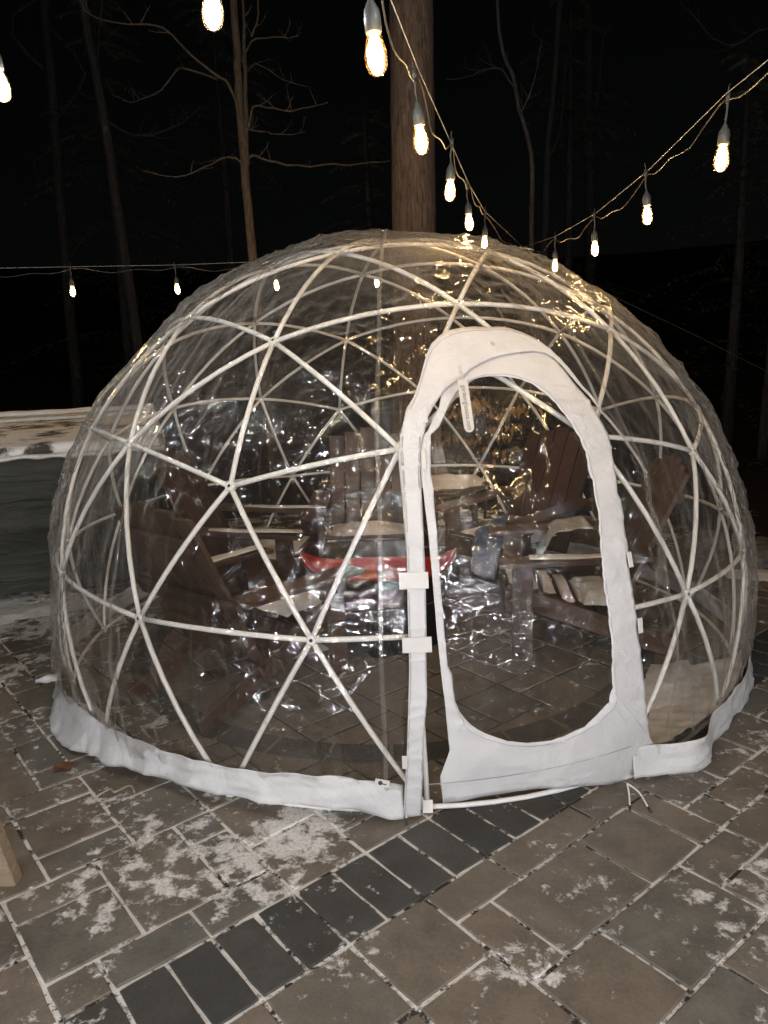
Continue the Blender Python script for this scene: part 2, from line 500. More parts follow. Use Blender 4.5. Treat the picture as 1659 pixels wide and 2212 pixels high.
def in_view(c):
    d = Vector((c.x, c.y, 0)) - CAM
    z = d.dot(_f)
    if z < .3: return 0
    x = d.dot(_r) / z; y = d.dot(_u) / z
    if abs(x) > .56 or y < -.72 or y > .72: return 0
    return 1
def score(p):
    c = gxy((p[0] + p[2]) / 2, (p[1] + p[3]) / 2)
    d = (Vector((c.x, c.y, 0)) - CAM).length
    area = (p[2] - p[0]) * (p[3] - p[1])
    inside = .45 if (c - RC).length < 1.75 else 1
    return in_view(c) * area * inside / d ** 3
pieces.sort(key=score, reverse=True)
rest = {'n': MB(), 'd': MB()}
GM = Matrix.Rotation(GA, 3, 'Z')
NS = 262
for k, p in enumerate(pieces):
    c = gxy((p[0] + p[2]) / 2, (p[1] + p[3]) / 2)
    w_, h_ = (p[2] - p[0]) * MU, (p[3] - p[1]) * MV
    z = rnd.uniform(-.002, .002)
    rz = rnd.uniform(-.007, .007)
    if k < NS and score(p) > 0:
        key = (p[2] - p[0], p[3] - p[1], p[4], k % 4)
        if key not in pm:
            P, F = paver_geo(w_, h_, k)
            me = bpy.data.meshes.new('paver'); me.from_pydata(P, [], F); me.materials.append(M['paver_dark' if p[4] == 'd' else 'paver']); pm[key] = me
        o = link('paver', pm[key], patio)
        o.location = (c.x, c.y, z)
        o.rotation_euler = (rnd.uniform(-.008, .008), rnd.uniform(-.008, .008), GA + rz)
    else:
        P, F = paver_geo(w_, h_, k)
        rest[p[4]].add([GM @ Vector(q) + Vector((c.x, c.y, z)) for q in P], F)
for k, nm in (('n', 'far_pavers'), ('d', 'far_dark_pavers')):
    o = rest[k].build('paver_field' if k == 'n' else 'dark_paver_field', M['paver' if k == 'n' else 'paver_dark'], patio)
    o['kind'] = 'stuff'
# ring of charcoal pavers round the fire pit, 4 mm proud
NR = 34
def ringpiece():
    a = math.pi / NR; g = .004; P = []; F = []
    segs = 4
    for z, k in ((-.04, 0), (-.004, 0), (.0035, .006)):
        for s in range(segs + 1):
            t = -a + g / 1.4 + k / 1.4 + (2 * a - 2 * g / 1.4 - 2 * k / 1.4) * s / segs
            for r in (1.30 + g + k, 1.452 - g - k): P.append((r * math.cos(t), r * math.sin(t), z))
    n = (segs + 1) * 2
    for lv in range(2):
        b = lv * n
        for s in range(segs):
            F.append((b + 2 * s, b + n + 2 * s, b + n + 2 * s + 2, b + 2 * s + 2))
            F.append((b + 2 * s + 1, b + 2 * s + 3, b + n + 2 * s + 3, b + n + 2 * s + 1))
        F.append((b, b + 1, b + n + 1, b + n)); e = b + 2 * segs
        F.append((e, e + n, e + n + 1, e + 1))
    b = 2 * n
    for s in range(segs): F.append((b + 2 * s, b + 2 * s + 1, b + 2 * s + 3, b + 2 * s + 2))
    me = bpy.data.meshes.new('ring_paver'); me.from_pydata(P, [], F); me.materials.append(M['paver_dark']); return me
rme = ringpiece()
for k in range(NR):
    o = link('ring_paver', rme, patio); o.location = (RC.x, RC.y, 0); o.rotation_euler = (0, 0, 2 * math.pi * k / NR)

# ================================================================ IGLOO
R0, ZC = 1.8, .34
CC = Vector((0, 0, ZC))
RHO = RAD(-111.62)
def dome():
    V = [(0, 0, 1)]
    for k in range(5): a = RAD(72 * k); V.append((math.cos(a) * .894427, math.sin(a) * .894427, .447214))
    for k in range(5): a = RAD(72 * k + 36); V.append((math.cos(a) * .894427, math.sin(a) * .894427, -.447214))
    V.append((0, 0, -1)); V = [Vector(v) for v in V]
    pts = []; edges = set()
    def idx(p):
        p = p.normalized()
        for i, q in enumerate(pts):
            if (p - q).length < 1e-4: return i
        pts.append(p); return len(pts) - 1
    for a, b, c in itertools.combinations(range(12), 3):
        if all((V[i] - V[j]).length < 1.1 for i, j in ((a, b), (b, c), (a, c))):
            g = {}
            for i in range(4):
                for j in range(4 - i):
                    g[i, j] = idx((V[a] * i + V[b] * j + V[c] * (3 - i - j)) / 3)
            for (i, j), v in g.items():
                for d in ((1, 0), (0, 1), (1, -1)):
                    q = g.get((i + d[0], j + d[1]))
                    if q is not None: edges.add((min(v, q), max(v, q)))
    return pts, edges
DP, DE = dome()
RZ = Matrix.Rotation(RHO, 3, 'Z')
DPW = []
for p in DP:
    q = RZ @ p
    P = q * R0 + CC
    if -.25 < p.z < -.1:
        s = math.sqrt(R0 ** 2 - (ZC - .014) ** 2); h = math.hypot(q.x, q.y); P = Vector((q.x / h * s, q.y / h * s, .014))
    DPW.append(P)
keep = [i for i, p in enumerate(DP) if p.z > -.2]
def near_az(p): return math.degrees(math.atan2(p.y, p.x))
igloo = empty('garden_igloo')
tag(igloo, 'clear plastic garden igloo dome with white tube frame and open white-edged zip door', 'igloo')
# two nodes fall inside the doorway and are left out of the frame
gone = set()
for i in keep:
    a = (near_az(RZ @ DP[i]) + 111.62) % 360
    if abs(a - 36) < 2 and abs(DP[i].z - .188) < .02: gone.add(i)
def arc(a, b, n=6, bow=True):
    A, B = a - CC, b - CC
    la, lb = A.length, B.length
    out = []
    for k in range(n + 1):
        t = k / n
        p = A.lerp(B, t)
        if bow: p = p.normalized() * (la + (lb - la) * t)
        out.append(p + CC)
    return out
TR = .0098
n34 = n32 = n2 = n1 = None
for i in keep:
    a = (near_az(RZ @ DP[i]) + 111.62) % 360
    if abs(a - 24.18) < 1 and DP[i].z < 0: n34 = i
    if abs(a - 47.82) < 1 and DP[i].z < 0: n32 = i
    if abs(a - 22.39) < 1 and abs(DP[i].z - .515) < .02: n2 = i
    if abs(a - 49.61) < 1 and abs(DP[i].z - .515) < .02: n1 = i
for a, b in sorted(DE):
    if a in gone or b in gone or a not in keep or b not in keep: continue
    if {a, b} == {n1, n2}: continue
    MB().tube(arc(DPW[a], DPW[b]), TR, 7).build('tube', M['tube'], igloo, True)
# door posts and the arch over the doorway
for lo, hi in ((n34, n2), (n32, n1)):
    MB().tube(arc(DPW[lo], DPW[hi], 10), TR, 7).build('door_post', M['tube'], igloo, True)
mid = (DPW[n2] + DPW[n1]) / 2 + Vector((0, 0, .36))
mid = (mid - CC).normalized() * R0 + CC
MB().tube(smooth_path([DPW[n2], (DPW[n2].lerp(mid, .55) - CC).normalized() * R0 + CC, mid, (DPW[n1].lerp(mid, .55) - CC).normalized() * R0 + CC, DPW[n1]], 4), TR, 7).build('door_arch', M['tube'], igloo, True)
# stubs of the ring tube that stop at the door posts
for i in keep:
    pass
ring4 = [i for i in keep if .15 < DP[i].z < .2]
G = list(gone)[0]
for a, b in sorted(DE):
    if G in (a, b) and (a in ring4 and b in ring4):
        k = b if a == G else a
        lo, hi = (n34, n2) if abs(((near_az(RZ @ DP[k]) + 111.62) % 360) - 12) < 5 else (n32, n1)
        post = arc(DPW[lo], DPW[hi], 20)
        tgt = min(post, key=lambda q: abs(q.z - DPW[k].z))
        MB().tube(arc(DPW[k], tgt, 5), TR, 7).build('tube', M['tube'], igloo, True)
# hubs: six-sided caps with a bolt hole
def hub_mesh():
    m = MB(); m.lathe([(.021, -.010), (.022, .006), (.017, .012), (.0075, .012), (.0072, .010)], 6)
    me = bpy.data.meshes.new('hub'); me.from_pydata(m.v, [], m.f); me.materials.append(M['tube']); return me
def bolt_mesh():
    m = MB(); m.lathe([(.0068, .004), (.0068, .0108)], 8)
    me = bpy.data.meshes.new('bolt_hole'); me.from_pydata(m.v, [], m.f); me.materials.append(M['hole']); return me
hme, bme = hub_mesh(), bolt_mesh()
for i in keep:
    if i in gone: continue
    n = (DPW[i] - CC).normalized()
    rot = n.to_track_quat('Z', 'Y').to_euler()
    o = link('hub', hme, igloo); o.location = DPW[i]; o.rotation_euler = rot
    b = link('bolt_hole', bme, o)
# base plate of the front hub
MB().box(DPW[n34] + Vector((0, -.016, .012)), (.036, .004, .05)).build('hub_plate', M['tube'], igloo)

def fbm(x, y, z, oct=3):
    return mnoise.fractal(Vector((x, y, z)), .9, 2.1, oct)
def crumple(p, lam, seed):
    """facets of crushed sheet: cells that meet in sharp creases (unit slope)"""
    q = p / lam + Vector((seed, 0, 0))
    q = q + Vector((mnoise.noise(q * .8), mnoise.noise(q * .8 + Vector((9, 0, 0))), 0)) * .7
    return mnoise.voronoi(q)[0][0] * lam
def film_disp(p, el):
    """bulge, hanging folds and crumpled facets of the sheet, metres along the normal"""
    az = math.atan2(p.y, p.x)
    low = max(0, 1 - abs(p.z - .25) / 1.1)
    d = .014 + mnoise.noise(Vector((az * 7, p.z * .9, 3.1))) * .008 * (.3 + low)
    d += (1 - abs(mnoise.noise(Vector((az * 13 + p.z * .5, p.z * 1.1, 7.7))))) ** 5 * .009 * (.25 + .75 * low)
    side = abs(math.cos(az)) ** 2
    d += mnoise.noise(Vector((az * 46 + p.z * 1.2, p.z * 1.6, 1.7))) * .0075 * (.42 + .75 * side) * (.6 + low)
    zn = mnoise.noise(Vector((p.x * 2.1, p.y * 2.1, p.z * 1.8 + 4)))
    zn = max(0., min(1., (zn + .34) / .5))
    d += crumple(Vector((p.x, p.y, p.z * .7)), .13, 2.) * (.11 + .19 * zn)
    if zn > .02: d += crumple(p, .045, 5.) * .42 * zn * zn
    d += mnoise.noise(p * 30) * .0005
    return d
STRIP= [((-90.25, 0.0092), (-88.38, 0.0185)), ((-90.15, 0.0607), (-88.28, 0.0653)), ((-90.06, 0.1104), (-88.19, 0.1106)), ((-89.96, 0.1585), (-88.13, 0.1548)), ((-89.85, 0.2052), (-88.08, 0.1979)), ((-89.75, 0.2507), (-88.05, 0.2399)), ((-89.65, 0.2952), (-88.02, 0.2811)), ((-89.56, 0.3388), (-87.93, 0.3212)), ((-89.49, 0.3815), (-87.81, 0.3605)), ((-89.42, 0.4234), (-87.68, 0.3991)), ((-89.35, 0.4646), (-87.55, 0.4371)), ((-89.28, 0.5052), (-87.43, 0.4745)), ((-89.21, 0.5452), (-87.41, 0.5116)), ((-89.15, 0.5848), (-87.41, 0.5484)), ((-89.14, 0.6239), (-87.4, 0.5847)), ((-89.12, 0.6626), (-87.38, 0.6206)), ((-89.12, 0.7009), (-87.31, 0.6561)), ((-89.11, 0.7389), (-87.26, 0.6912)), ((-89.1, 0.7766), (-87.23, 0.7262)), ((-89.09, 0.8141), (-87.2, 0.7609)), ((-89.06, 0.8513), (-87.18, 0.7954)), ((-89.03, 0.8884), (-87.14, 0.8297)), ((-88.99, 0.9253), (-87.12, 0.8638)), ((-88.96, 0.9621), (-87.11, 0.8978)), ((-88.97, 0.9989), (-87.1, 0.9316)), ((-88.99, 1.0355), (-87.09, 0.9654)), ((-89.0, 1.0722), (-87.07, 0.9991)), ((-89.01, 1.1089), (-87.07, 1.0328)), ((-89.05, 1.1457), (-87.06, 1.0665)), ((-89.08, 1.1825), (-87.04, 1.1001)), ((-89.12, 1.2195), (-87.03, 1.1339)), ((-89.15, 1.2566), (-87.03, 1.1676)), ((-89.19, 1.2939), (-87.03, 1.2015)), ((-89.22, 1.3244), (-87.01, 1.2355)), ((-89.22, 1.2868), (-86.88, 1.2696)), ((-89.22, 1.2495), (-86.75, 1.3039)), ((-89.23, 1.2124), (-86.71, 1.3127)), ((-89.23, 1.1754), (-86.82, 1.2784)), ((-89.23, 1.1459), (-86.93, 1.2442)), ((-89.26, 1.1827), (-87.03, 1.2102)), ((-89.34, 1.2196), (-87.12, 1.1763)), ((-89.46, 1.2566), (-87.21, 1.1426)), ((-89.32, 1.2937), (-87.19, 1.1716)), ((-89.0, 1.3304), (-87.13, 1.2055)), ((-88.61, 1.3672), (-86.96, 1.2393)), ((-88.2, 1.4042), (-86.72, 1.273)), ((-87.28, 1.4357), (-86.36, 1.3065)), ((-86.57, 1.4711), (-85.97, 1.3401)), ((-85.92, 1.5084), (-85.52, 1.3735)), ((-85.31, 1.5469), (-84.74, 1.4043)), ((-84.61, 1.5857), (-83.79, 1.433)), ((-83.6, 1.6226), (-82.72, 1.4607)), ((-81.97, 1.6505), (-81.36, 1.4822)), ((-80.03, 1.6686), (-79.87, 1.5008)), ((-77.91, 1.6762), (-78.47, 1.5256)), ((-75.77, 1.6786), (-76.85, 1.5451)), ((-73.7, 1.6747), (-75.09, 1.5591)), ((-71.5, 1.6751), (-73.22, 1.5693)), ((-69.43, 1.6694), (-71.32, 1.5749)), ((-67.66, 1.6545), (-69.36, 1.579)), ((-66.19, 1.6337), (-67.36, 1.5812)), ((-64.92, 1.6095), (-65.53, 1.5744)), ((-63.87, 1.5823), (-64.28, 1.5558)), ((-63.15, 1.5509), (-63.5, 1.5284)), ((-62.4, 1.5197), (-62.93, 1.4985)), ((-61.95, 1.4855), (-62.41, 1.468)), ((-61.54, 1.4506), (-61.77, 1.4388)), ((-60.75, 1.4197), (-61.07, 1.4101)), ((-60.31, 1.3852), (-60.6, 1.3788)), ((-60.08, 1.3485), (-60.16, 1.347))]
FLAP= [((-86.33, 0.8632), (-85.47, 0.8619)), ((-86.39, 0.9079), (-85.49, 0.9028)), ((-86.44, 0.954), (-85.51, 0.9446)), ((-86.5, 1.0022), (-85.53, 0.9883)), ((-86.6, 1.0538), (-85.57, 1.0344)), ((-86.71, 1.1095), (-85.6, 1.0837)), ((-86.85, 1.1707), (-85.6, 1.1357)), ((-87.0, 1.2391), (-85.72, 1.1972)), ((-86.82, 1.3037), (-85.54, 1.2545)), ((-85.58, 1.3292), (-85.32, 1.3171)), ((-84.72, 1.3691), (-84.15, 1.3381)), ((-83.78, 1.4061), (-83.3, 1.3748)), ((-82.74, 1.4383), (-82.38, 1.4085)), ((-81.66, 1.4711), (-81.39, 1.441)), ((-80.56, 1.5081), (-80.31, 1.4654)), ((-79.31, 1.5292), (-79.17, 1.4847)), ((-78.03, 1.5384), (-78.02, 1.492)), ((-76.78, 1.5473), (-76.9, 1.4978)), ((-75.56, 1.5523), (-75.83, 1.4994)), ((-74.37, 1.5565), (-74.8, 1.4989)), ((-73.2, 1.56), (-73.81, 1.4983)), ((-72.03, 1.5631), (-72.88, 1.494)), ((-70.85, 1.5667), (-71.98, 1.4893)), ((-69.59, 1.5733), (-71.12, 1.4835)), ((-68.28, 1.58), (-70.34, 1.474)), ((-66.92, 1.5856), (-69.58, 1.4647)), ((-65.5, 1.5908), (-68.92, 1.451)), ((-64.63, 1.5762), (-68.29, 1.4366)), ((-64.07, 1.5525), (-67.68, 1.4225)), ((-63.52, 1.5293), (-67.21, 1.4024)), ((-63.04, 1.5045), (-66.79, 1.3815)), ((-62.71, 1.4755), (-66.4, 1.3598)), ((-62.32, 1.4485), (-66.04, 1.3371)), ((-61.74, 1.426), (-65.68, 1.3144)), ((-61.27, 1.3999), (-65.41, 1.2888)), ((-61.06, 1.3669), (-65.14, 1.2629)), ((-60.8, 1.3344), (-65.04, 1.2317)), ((-60.48, 1.3017), (-65.07, 1.1974)), ((-60.31, 1.2648), (-65.24, 1.16)), ((-60.73, 1.2159), (-65.18, 1.1281)), ((-61.22, 1.166), (-65.36, 1.091)), ((-61.61, 1.1179), (-65.48, 1.0554)), ((-61.92, 1.0711), (-65.57, 1.0204)), ((-61.7, 1.0299), (-65.75, 0.984)), ((-62.0, 0.9817), (-65.99, 0.9474)), ((-62.2, 0.9339), (-66.18, 0.9115)), ((-62.4, 0.8854), (-66.3, 0.876)), ((-62.56, 0.8359), (-66.41, 0.8401)), ((-62.57, 0.7844), (-66.45, 0.8032)), ((-62.53, 0.73), (-66.46, 0.7647)), ((-62.43, 0.6716), (-66.41, 0.7234)), ((-62.32, 0.6091), (-66.33, 0.6791)), ((-62.31, 0.5445), (-66.3, 0.6326)), ((-61.81, 0.4638), (-66.28, 0.5831)), ((-61.53, 0.3816), (-66.29, 0.5313)), ((-61.01, 0.2859), (-66.23, 0.4732)), ((-60.67, 0.2375), (-66.16, 0.4446)), ((-59.84, 0.159), (-66.2, 0.4121)), ((-59.62, 0.1405), (-66.26, 0.4072)), ((-55.19, -0.0244), (-66.3, 0.4033)), ((-55.16, -0.0289), (-66.32, 0.4018)), ((-54.81, -0.0864), (-66.54, 0.3826)), ((-55.66, -0.0853), (-66.67, 0.3707)), ((-56.26, -0.0849), (-66.77, 0.3617)), ((-59.02, -0.0534), (-67.42, 0.3445)), ((-61.4, -0.0286), (-68.1, 0.3269)), ((-61.7, -0.0255), (-68.2, 0.3244)), ((-63.83, -0.0049), (-68.97, 0.3085)), ((-65.58, 0.0107), (-69.72, 0.2952)), ((-67.07, 0.023), (-70.45, 0.2854)), ((-68.37, 0.0331), (-71.17, 0.2789)), ((-69.03, 0.0379), (-71.55, 0.2754)), ((-69.53, 0.0411), (-71.85, 0.2725)), ((-70.57, 0.0474), (-72.5, 0.2679)), ((-71.52, 0.0529), (-73.15, 0.2667)), ((-72.42, 0.0576), (-73.76, 0.2654)), ((-73.26, 0.0618), (-74.36, 0.2641)), ((-74.07, 0.0656), (-74.94, 0.2636)), ((-74.85, 0.0689), (-75.51, 0.2653)), ((-75.6, 0.072), (-76.07, 0.2668)), ((-75.66, 0.0722), (-76.12, 0.2669)), ((-76.34, 0.0731), (-76.63, 0.2686)), ((-77.08, 0.0738), (-77.18, 0.2733)), ((-77.83, 0.0744), (-77.73, 0.2779)), ((-78.59, 0.0747), (-78.28, 0.2825)), ((-79.36, 0.0747), (-78.84, 0.2869)), ((-80.17, 0.0745), (-79.39, 0.2953)), ((-81.01, 0.074), (-79.96, 0.3042)), ((-81.63, 0.0734), (-80.36, 0.3105)), ((-81.91, 0.073), (-80.53, 0.3132)), ((-82.86, 0.0714), (-81.13, 0.3224)), ((-83.9, 0.0692), (-81.71, 0.3359)), ((-85.05, 0.0662), (-82.32, 0.3502)), ((-85.87, 0.0638), (-82.72, 0.3598)), ((-85.95, 0.0902), (-82.89, 0.3645)), ((-85.97, 0.0973), (-82.94, 0.3662)), ((-86.2, 0.1749), (-83.44, 0.3855)), ((-85.13, 0.2701), (-83.51, 0.3881)), ((-85.31, 0.3363), (-84.05, 0.4147)), ((-85.44, 0.3974), (-84.45, 0.4506)), ((-85.55, 0.4542), (-84.62, 0.4964)), ((-85.72, 0.5036), (-84.69, 0.5434)), ((-85.84, 0.5522), (-85.12, 0.5755)), ((-85.95, 0.599), (-85.19, 0.619)), ((-86.03, 0.6445), (-85.26, 0.661)), ((-86.12, 0.6888), (-85.31, 0.702)), ((-86.17, 0.7326), (-85.36, 0.7421)), ((-86.22, 0.7761), (-85.4, 0.7819)), ((-86.27, 0.8194), (-85.44, 0.8217))]

def P_az(az, z, r):
    a = RAD(az); s = math.sqrt(max(r * r - (z - ZC) ** 2, .01))
    return Vector((math.cos(a) * s, math.sin(a) * s, z))
# doorway outline (between the fixed strip and the right edge of the flap), in (az, z)
door_poly = [s[1] for s in STRIP[:52]] + [s[1] for s in STRIP[52:]]
right = sorted([f[0] for f in FLAP if f[0][0] > -70 and f[0][1] > .15], key=lambda q: -q[1])
door_poly = [(a - .6, z) for a, z in door_poly] + right + [(-58.5, .0)]
def inside(poly, x, y):
    r = False; n = len(poly); j = n - 1
    for i in range(n):
        xi, yi = poly[i]; xj, yj = poly[j]
        if (yi > y) != (yj > y) and x < (xj - xi) * (y - yi) / (yj - yi) + xi: r = not r
        j = i
    return r
def film():
    NA, NP = 1000, 330
    v = []; f = []
    pmax = math.acos((.10 - ZC) / R0)
    az0 = -math.pi * 1.5
    for j in range(NP + 1):
        pol = pmax * j / NP
        for i in range(NA):
            a = az0 + 2 * math.pi * i / NA
            n = Vector((math.sin(pol) * math.cos(a), math.sin(pol) * math.sin(a), math.cos(pol)))
            p = n * R0
            q = n * (R0 + film_disp(p + CC, pol)) + CC
            if math.degrees(a) > -62 and q.z < .5 and -75 < math.degrees(a) < -25:     # lower right: sheet hangs outside the frame
                k = (0.5 - q.z) / .5; k = max(0, min(1, k)) * math.exp(-((math.degrees(a) + 58) / 9) ** 2)
                q += Vector((n.x, n.y, 0)) * .07 * k
            v.append(q)
    for j in range(NP):
        for i in range(NA):
            i2 = (i + 1) % NA
            c = (v[j * NA + i] + v[(j + 1) * NA + i2]) / 2
            if c.y < 0 and inside(door_poly, math.degrees(math.atan2(c.y, c.x)), c.z): continue
            f.append((j * NA + i, (j + 1) * NA + i, (j + 1) * NA + i2, j * NA + i2))
    return mk('cover_film', v, f, M['film'], igloo, True)
film()
# welded seams of the cover, one per gore
for k in range(10):
    a = RAD(-92 + 36 * k)
    if k == 0: zr = (.10, 2.13)
    if -86 < math.degrees(a) < -60: continue
    pts = []
    v = []; f = []
    pol1 = math.acos((.12 - ZC) / R0)
    for s in range(61):
        pol = .03 + (pol1 - .03) * s / 60
        wob = mnoise.noise(Vector((s * .13, k * 3.3, 0))) * .006
        n = Vector((math.sin(pol) * math.cos(a + wob), math.sin(pol) * math.sin(a + wob), math.cos(pol)))
        p = n * (R0 + film_disp(n * R0 + CC, pol) + .004) + CC
        t = Vector((-math.sin(a), math.cos(a), 0))
        for q in (-.008, -.003, .003, .008):
            v.append(p + t * q + n * (.003 if abs(q) < .005 else 0))
    for s in range(60):
        for q in range(3):
            f.append((s * 4 + q, s * 4 + q + 1, s * 4 + q + 5, s * 4 + q + 4))
    mk('seam', v, f, M['seam'], igloo, True)

def ribbon(name, A, B, parent, mat, r, across=5, wr=.004, closed=False, seed=0., thick=.0022):
    """sheet between two edge curves given as (azimuth, z), laid on the dome, puckered"""
    v = []; f = []; n = len(A)
    for i in range(n):
        for k in range(across + 1):
            t = k / across
            az = A[i][0] + (B[i][0] - A[i][0]) * t; z = A[i][1] + (B[i][1] - A[i][1]) * t
            p = P_az(az, max(z, .006), r)
            d = mnoise.noise(Vector((p.x * 5, p.y * 5, p.z * 7 + seed))) * wr * .45
            nn = (p - CC).normalized()
            rp = 1 - abs(mnoise.noise(Vector((p.x * 3.5, p.y * 3.5, z * 17 + seed))))
            d += (rp ** 6) * wr * (.9 if z < 1.4 else .35)
            d += mnoise.noise(Vector((p.x * 22, p.y * 22, p.z * 34))) * wr * .16
            v.append(p + nn * d)
    m = n if closed else n - 1
    for i in range(m):
        i2 = (i + 1) % n
        for k in range(across):
            f.append((i * (across + 1) + k, i * (across + 1) + k + 1, i2 * (across + 1) + k + 1, i2 * (across + 1) + k))
    o = mk(name, v, f, mat, parent, True)
    md = o.modifiers.new('thickness', 'SOLIDIFY'); md.thickness = thick; md.offset = 0
    return o
def densify(L, k):
    out = []
    for i in range(len(L) - 1):
        for s in range(k):
            t = s / k
            out.append((L[i][0] + (L[i + 1][0] - L[i][0]) * t, L[i][1] + (L[i + 1][1] - L[i][1]) * t))
    out.append(L[-1]); return out
ribbon('door_strip', densify([s[0] for s in STRIP], 5), densify([s[1] for s in STRIP], 5), igloo, M['fabric'], 1.852, 8, .007, thick=.0012)
FLAP = [((o_[0], o_[1] + (.05 if o_[1] > 1.42 and o_[0] < -70 else 0)), i_) for o_, i_ in FLAP]
flap = ribbon('door_flap', densify([s[0] for s in FLAP] + [FLAP[0][0]], 4)[:-1], densify([s[1] for s in FLAP] + [FLAP[0][1]], 4)[:-1], igloo, M['fabric'], 1.845, 12, .0085, True, 4., thick=.0012)
def window():
    L = densify([s[1] for s in FLAP] + [FLAP[0][1]], 4)[:-1]
    ca = sum(p[0] for p in L) / len(L); cz = sum(p[1] for p in L) / len(L)
    K = 75; v = []; f = []; n = len(L)
    for k in range(K):
        t = 1.03 * (1 - k / K)
        for a, z in L:
            p = P_az(ca + (a - ca) * t, cz + (z - cz) * t, 1.838)
            zn = max(0., min(1., (mnoise.noise(Vector((p.x * 2.6, p.y * 2.6, p.z * 2.2 + 1))) + .30) / .5))
            d = crumple(p, .12, 3.) * .12 + crumple(p, .05, 8.) * .34 * zn * zn + fbm(p.x * 6, p.y * 6, p.z * 4, 3) * .004
            v.append(p + (p - CC).normalized() * d * min(1, (1.03 - t) * 6 + .1))
    v.append(P_az(ca, cz, 1.838))
    for k in range(K - 1):
        for i in range(n): f.append((k * n + i, k * n + (i + 1) % n, (k + 1) * n + (i + 1) % n, (k + 1) * n + i))
    for i in range(n): f.append(((K - 1) * n + i, (K - 1) * n + (i + 1) % n, len(v) - 1))
    mk('window_film', v, f, M['film_door'], flap, True)
window()
def line_on(L, r, rad, name, mat, parent):
    pts = [P_az(a_, max(z_, .01), r) for a_, z_ in L]
    MB().tube(pts, rad, 4, False).build(name, mat, parent, True)
def blend(A, B, t): return [(a[0] + (b[0] - a[0]) * t, a[1] + (b[1] - a[1]) * t) for a, b in zip(A, B)]
_so, _si = [s[0] for s in STRIP], [s[1] for s in STRIP]
line_on(densify(blend(_so, _si, .10), 3), 1.8555, .0012, 'stitching', M['stitch'], igloo)
line_on(densify(blend(_so, _si, .985), 3), 1.8555, .0022, 'zip_tape', M['stitch'], igloo)
_fo, _fi = [s[0] for s in FLAP], [s[1] for s in FLAP]
line_on(densify(blend(_fo, _fi, .93) + [blend(_fo, _fi, .93)[0]], 2), 1.850, .0012, 'stitching', M['stitch'], igloo)
line_on([(-87.4 + k * .9, .148 + .00035 * k) for k in range(28)], 1.853, .0013, 'stitching', M['stitch'], igloo)
# lower hem band of the flap, a second fabric layer
hem_a = [(-88.0 + 1.0 * k, .115 + .012 * math.sin(k * .4)) for k in range(29)]
# clips that hold the strips to the frame
def clip(az, z, r, w_, h_):
    p = P_az(az, z, r); n = (p - CC).normalized()
    m = MB(); m.box((0, 0, 0), (w_, h_, .004), None, .0015)
    o = m.build('clip', M['clip'], igloo); o.location = p
    x = Vector((-math.sin(RAD(az)), math.cos(RAD(az)), 0)); y = n.cross(x)
    o.rotation_euler = Matrix((x, y, n)).transposed().to_euler()
for az, z, w_, h_ in ((-88.36, .862, .098, .055), (-88.27, .655, .098, .052), (-89.9, .243, .02, .05), (-85.9, 1.382, .018, .06), (-86.5, 1.24, .016, .07), (-62.6, .853, .02, .055), (-62.3, .62, .022, .055)):
    clip(az, z, 1.860, w_, h_)
# zip pull and hanging tag with the maker's web address
def zip_tag():
    p = P_az(-80.6, 1.41, 1.885)
    x = Vector((-math.sin(RAD(-80.6)), math.cos(RAD(-80.6)), 0)); n = Vector((math.cos(RAD(-80.6)), math.sin(RAD(-80.6)), 0)).lerp(Vector((0, 0, 1)), .25).normalized(); y = n.cross(x)
    rot = Matrix((x, y, n)).transposed() @ Matrix.Rotation(RAD(3), 3, 'Z')
    h, w_ = .190, .036
    P = []; N = 8
    for k in range(N + 1): a = math.pi + math.pi * k / N; P.append((math.cos(a) * w_ / 2, -h / 2 + w_ / 2 + math.sin(a) * w_ / 2))
    P += [(w_ / 2, h / 2 - .01), (.012, h / 2), (-.012, h / 2), (-w_ / 2, h / 2 - .01)]
    v = [(a, b, -.0012) for a, b in P] + [(a, b, .0012) for a, b in P]; n_ = len(P)
    f = [tuple(reversed(range(n_))), tuple(range(n_, 2 * n_))] + [(k, (k + 1) % n_, n_ + (k + 1) % n_, n_ + k) for k in range(n_)]
    t = mk('zip_tag', v, f, M['tagclear'], igloo); t.location = p; t.rotation_euler = rot.to_euler()
    cu = bpy.data.curves.new('lettering', 'FONT'); cu.body = 'gardenigloousa.com'; cu.size = .0215; cu.align_x = 'CENTER'; cu.align_y = 'CENTER'; cu.space_character = 1.1
    tmp = bpy.data.objects.new('lettering_tmp', cu); COL.objects.link(tmp)
    dg = bpy.context.evaluated_depsgraph_get(); me = bpy.data.meshes.new_from_object(tmp.evaluated_get(dg)); bpy.data.objects.remove(tmp)
    xs = [q.co.x for q in me.vertices]; k = .158 / (max(xs) - min(xs))
    for q in me.vertices: q.co = Vector((q.co.y * 1.15, -q.co.x * k, .0016))
    me.materials.clear(); me.materials.append(M['ink']); me.name = 'lettering'
    l = link('lettering', me, t); l.location = (.001, -.008, 0)
    m = MB(); m.tube([(0, .092, .003), (.002, .11, .006), (.0, .125, .003)], .003, 6); m.box((0, .13, .0), (.012, .022, .006))
    m.build('zip_pull', M['tagclear'], t)
zip_tag()

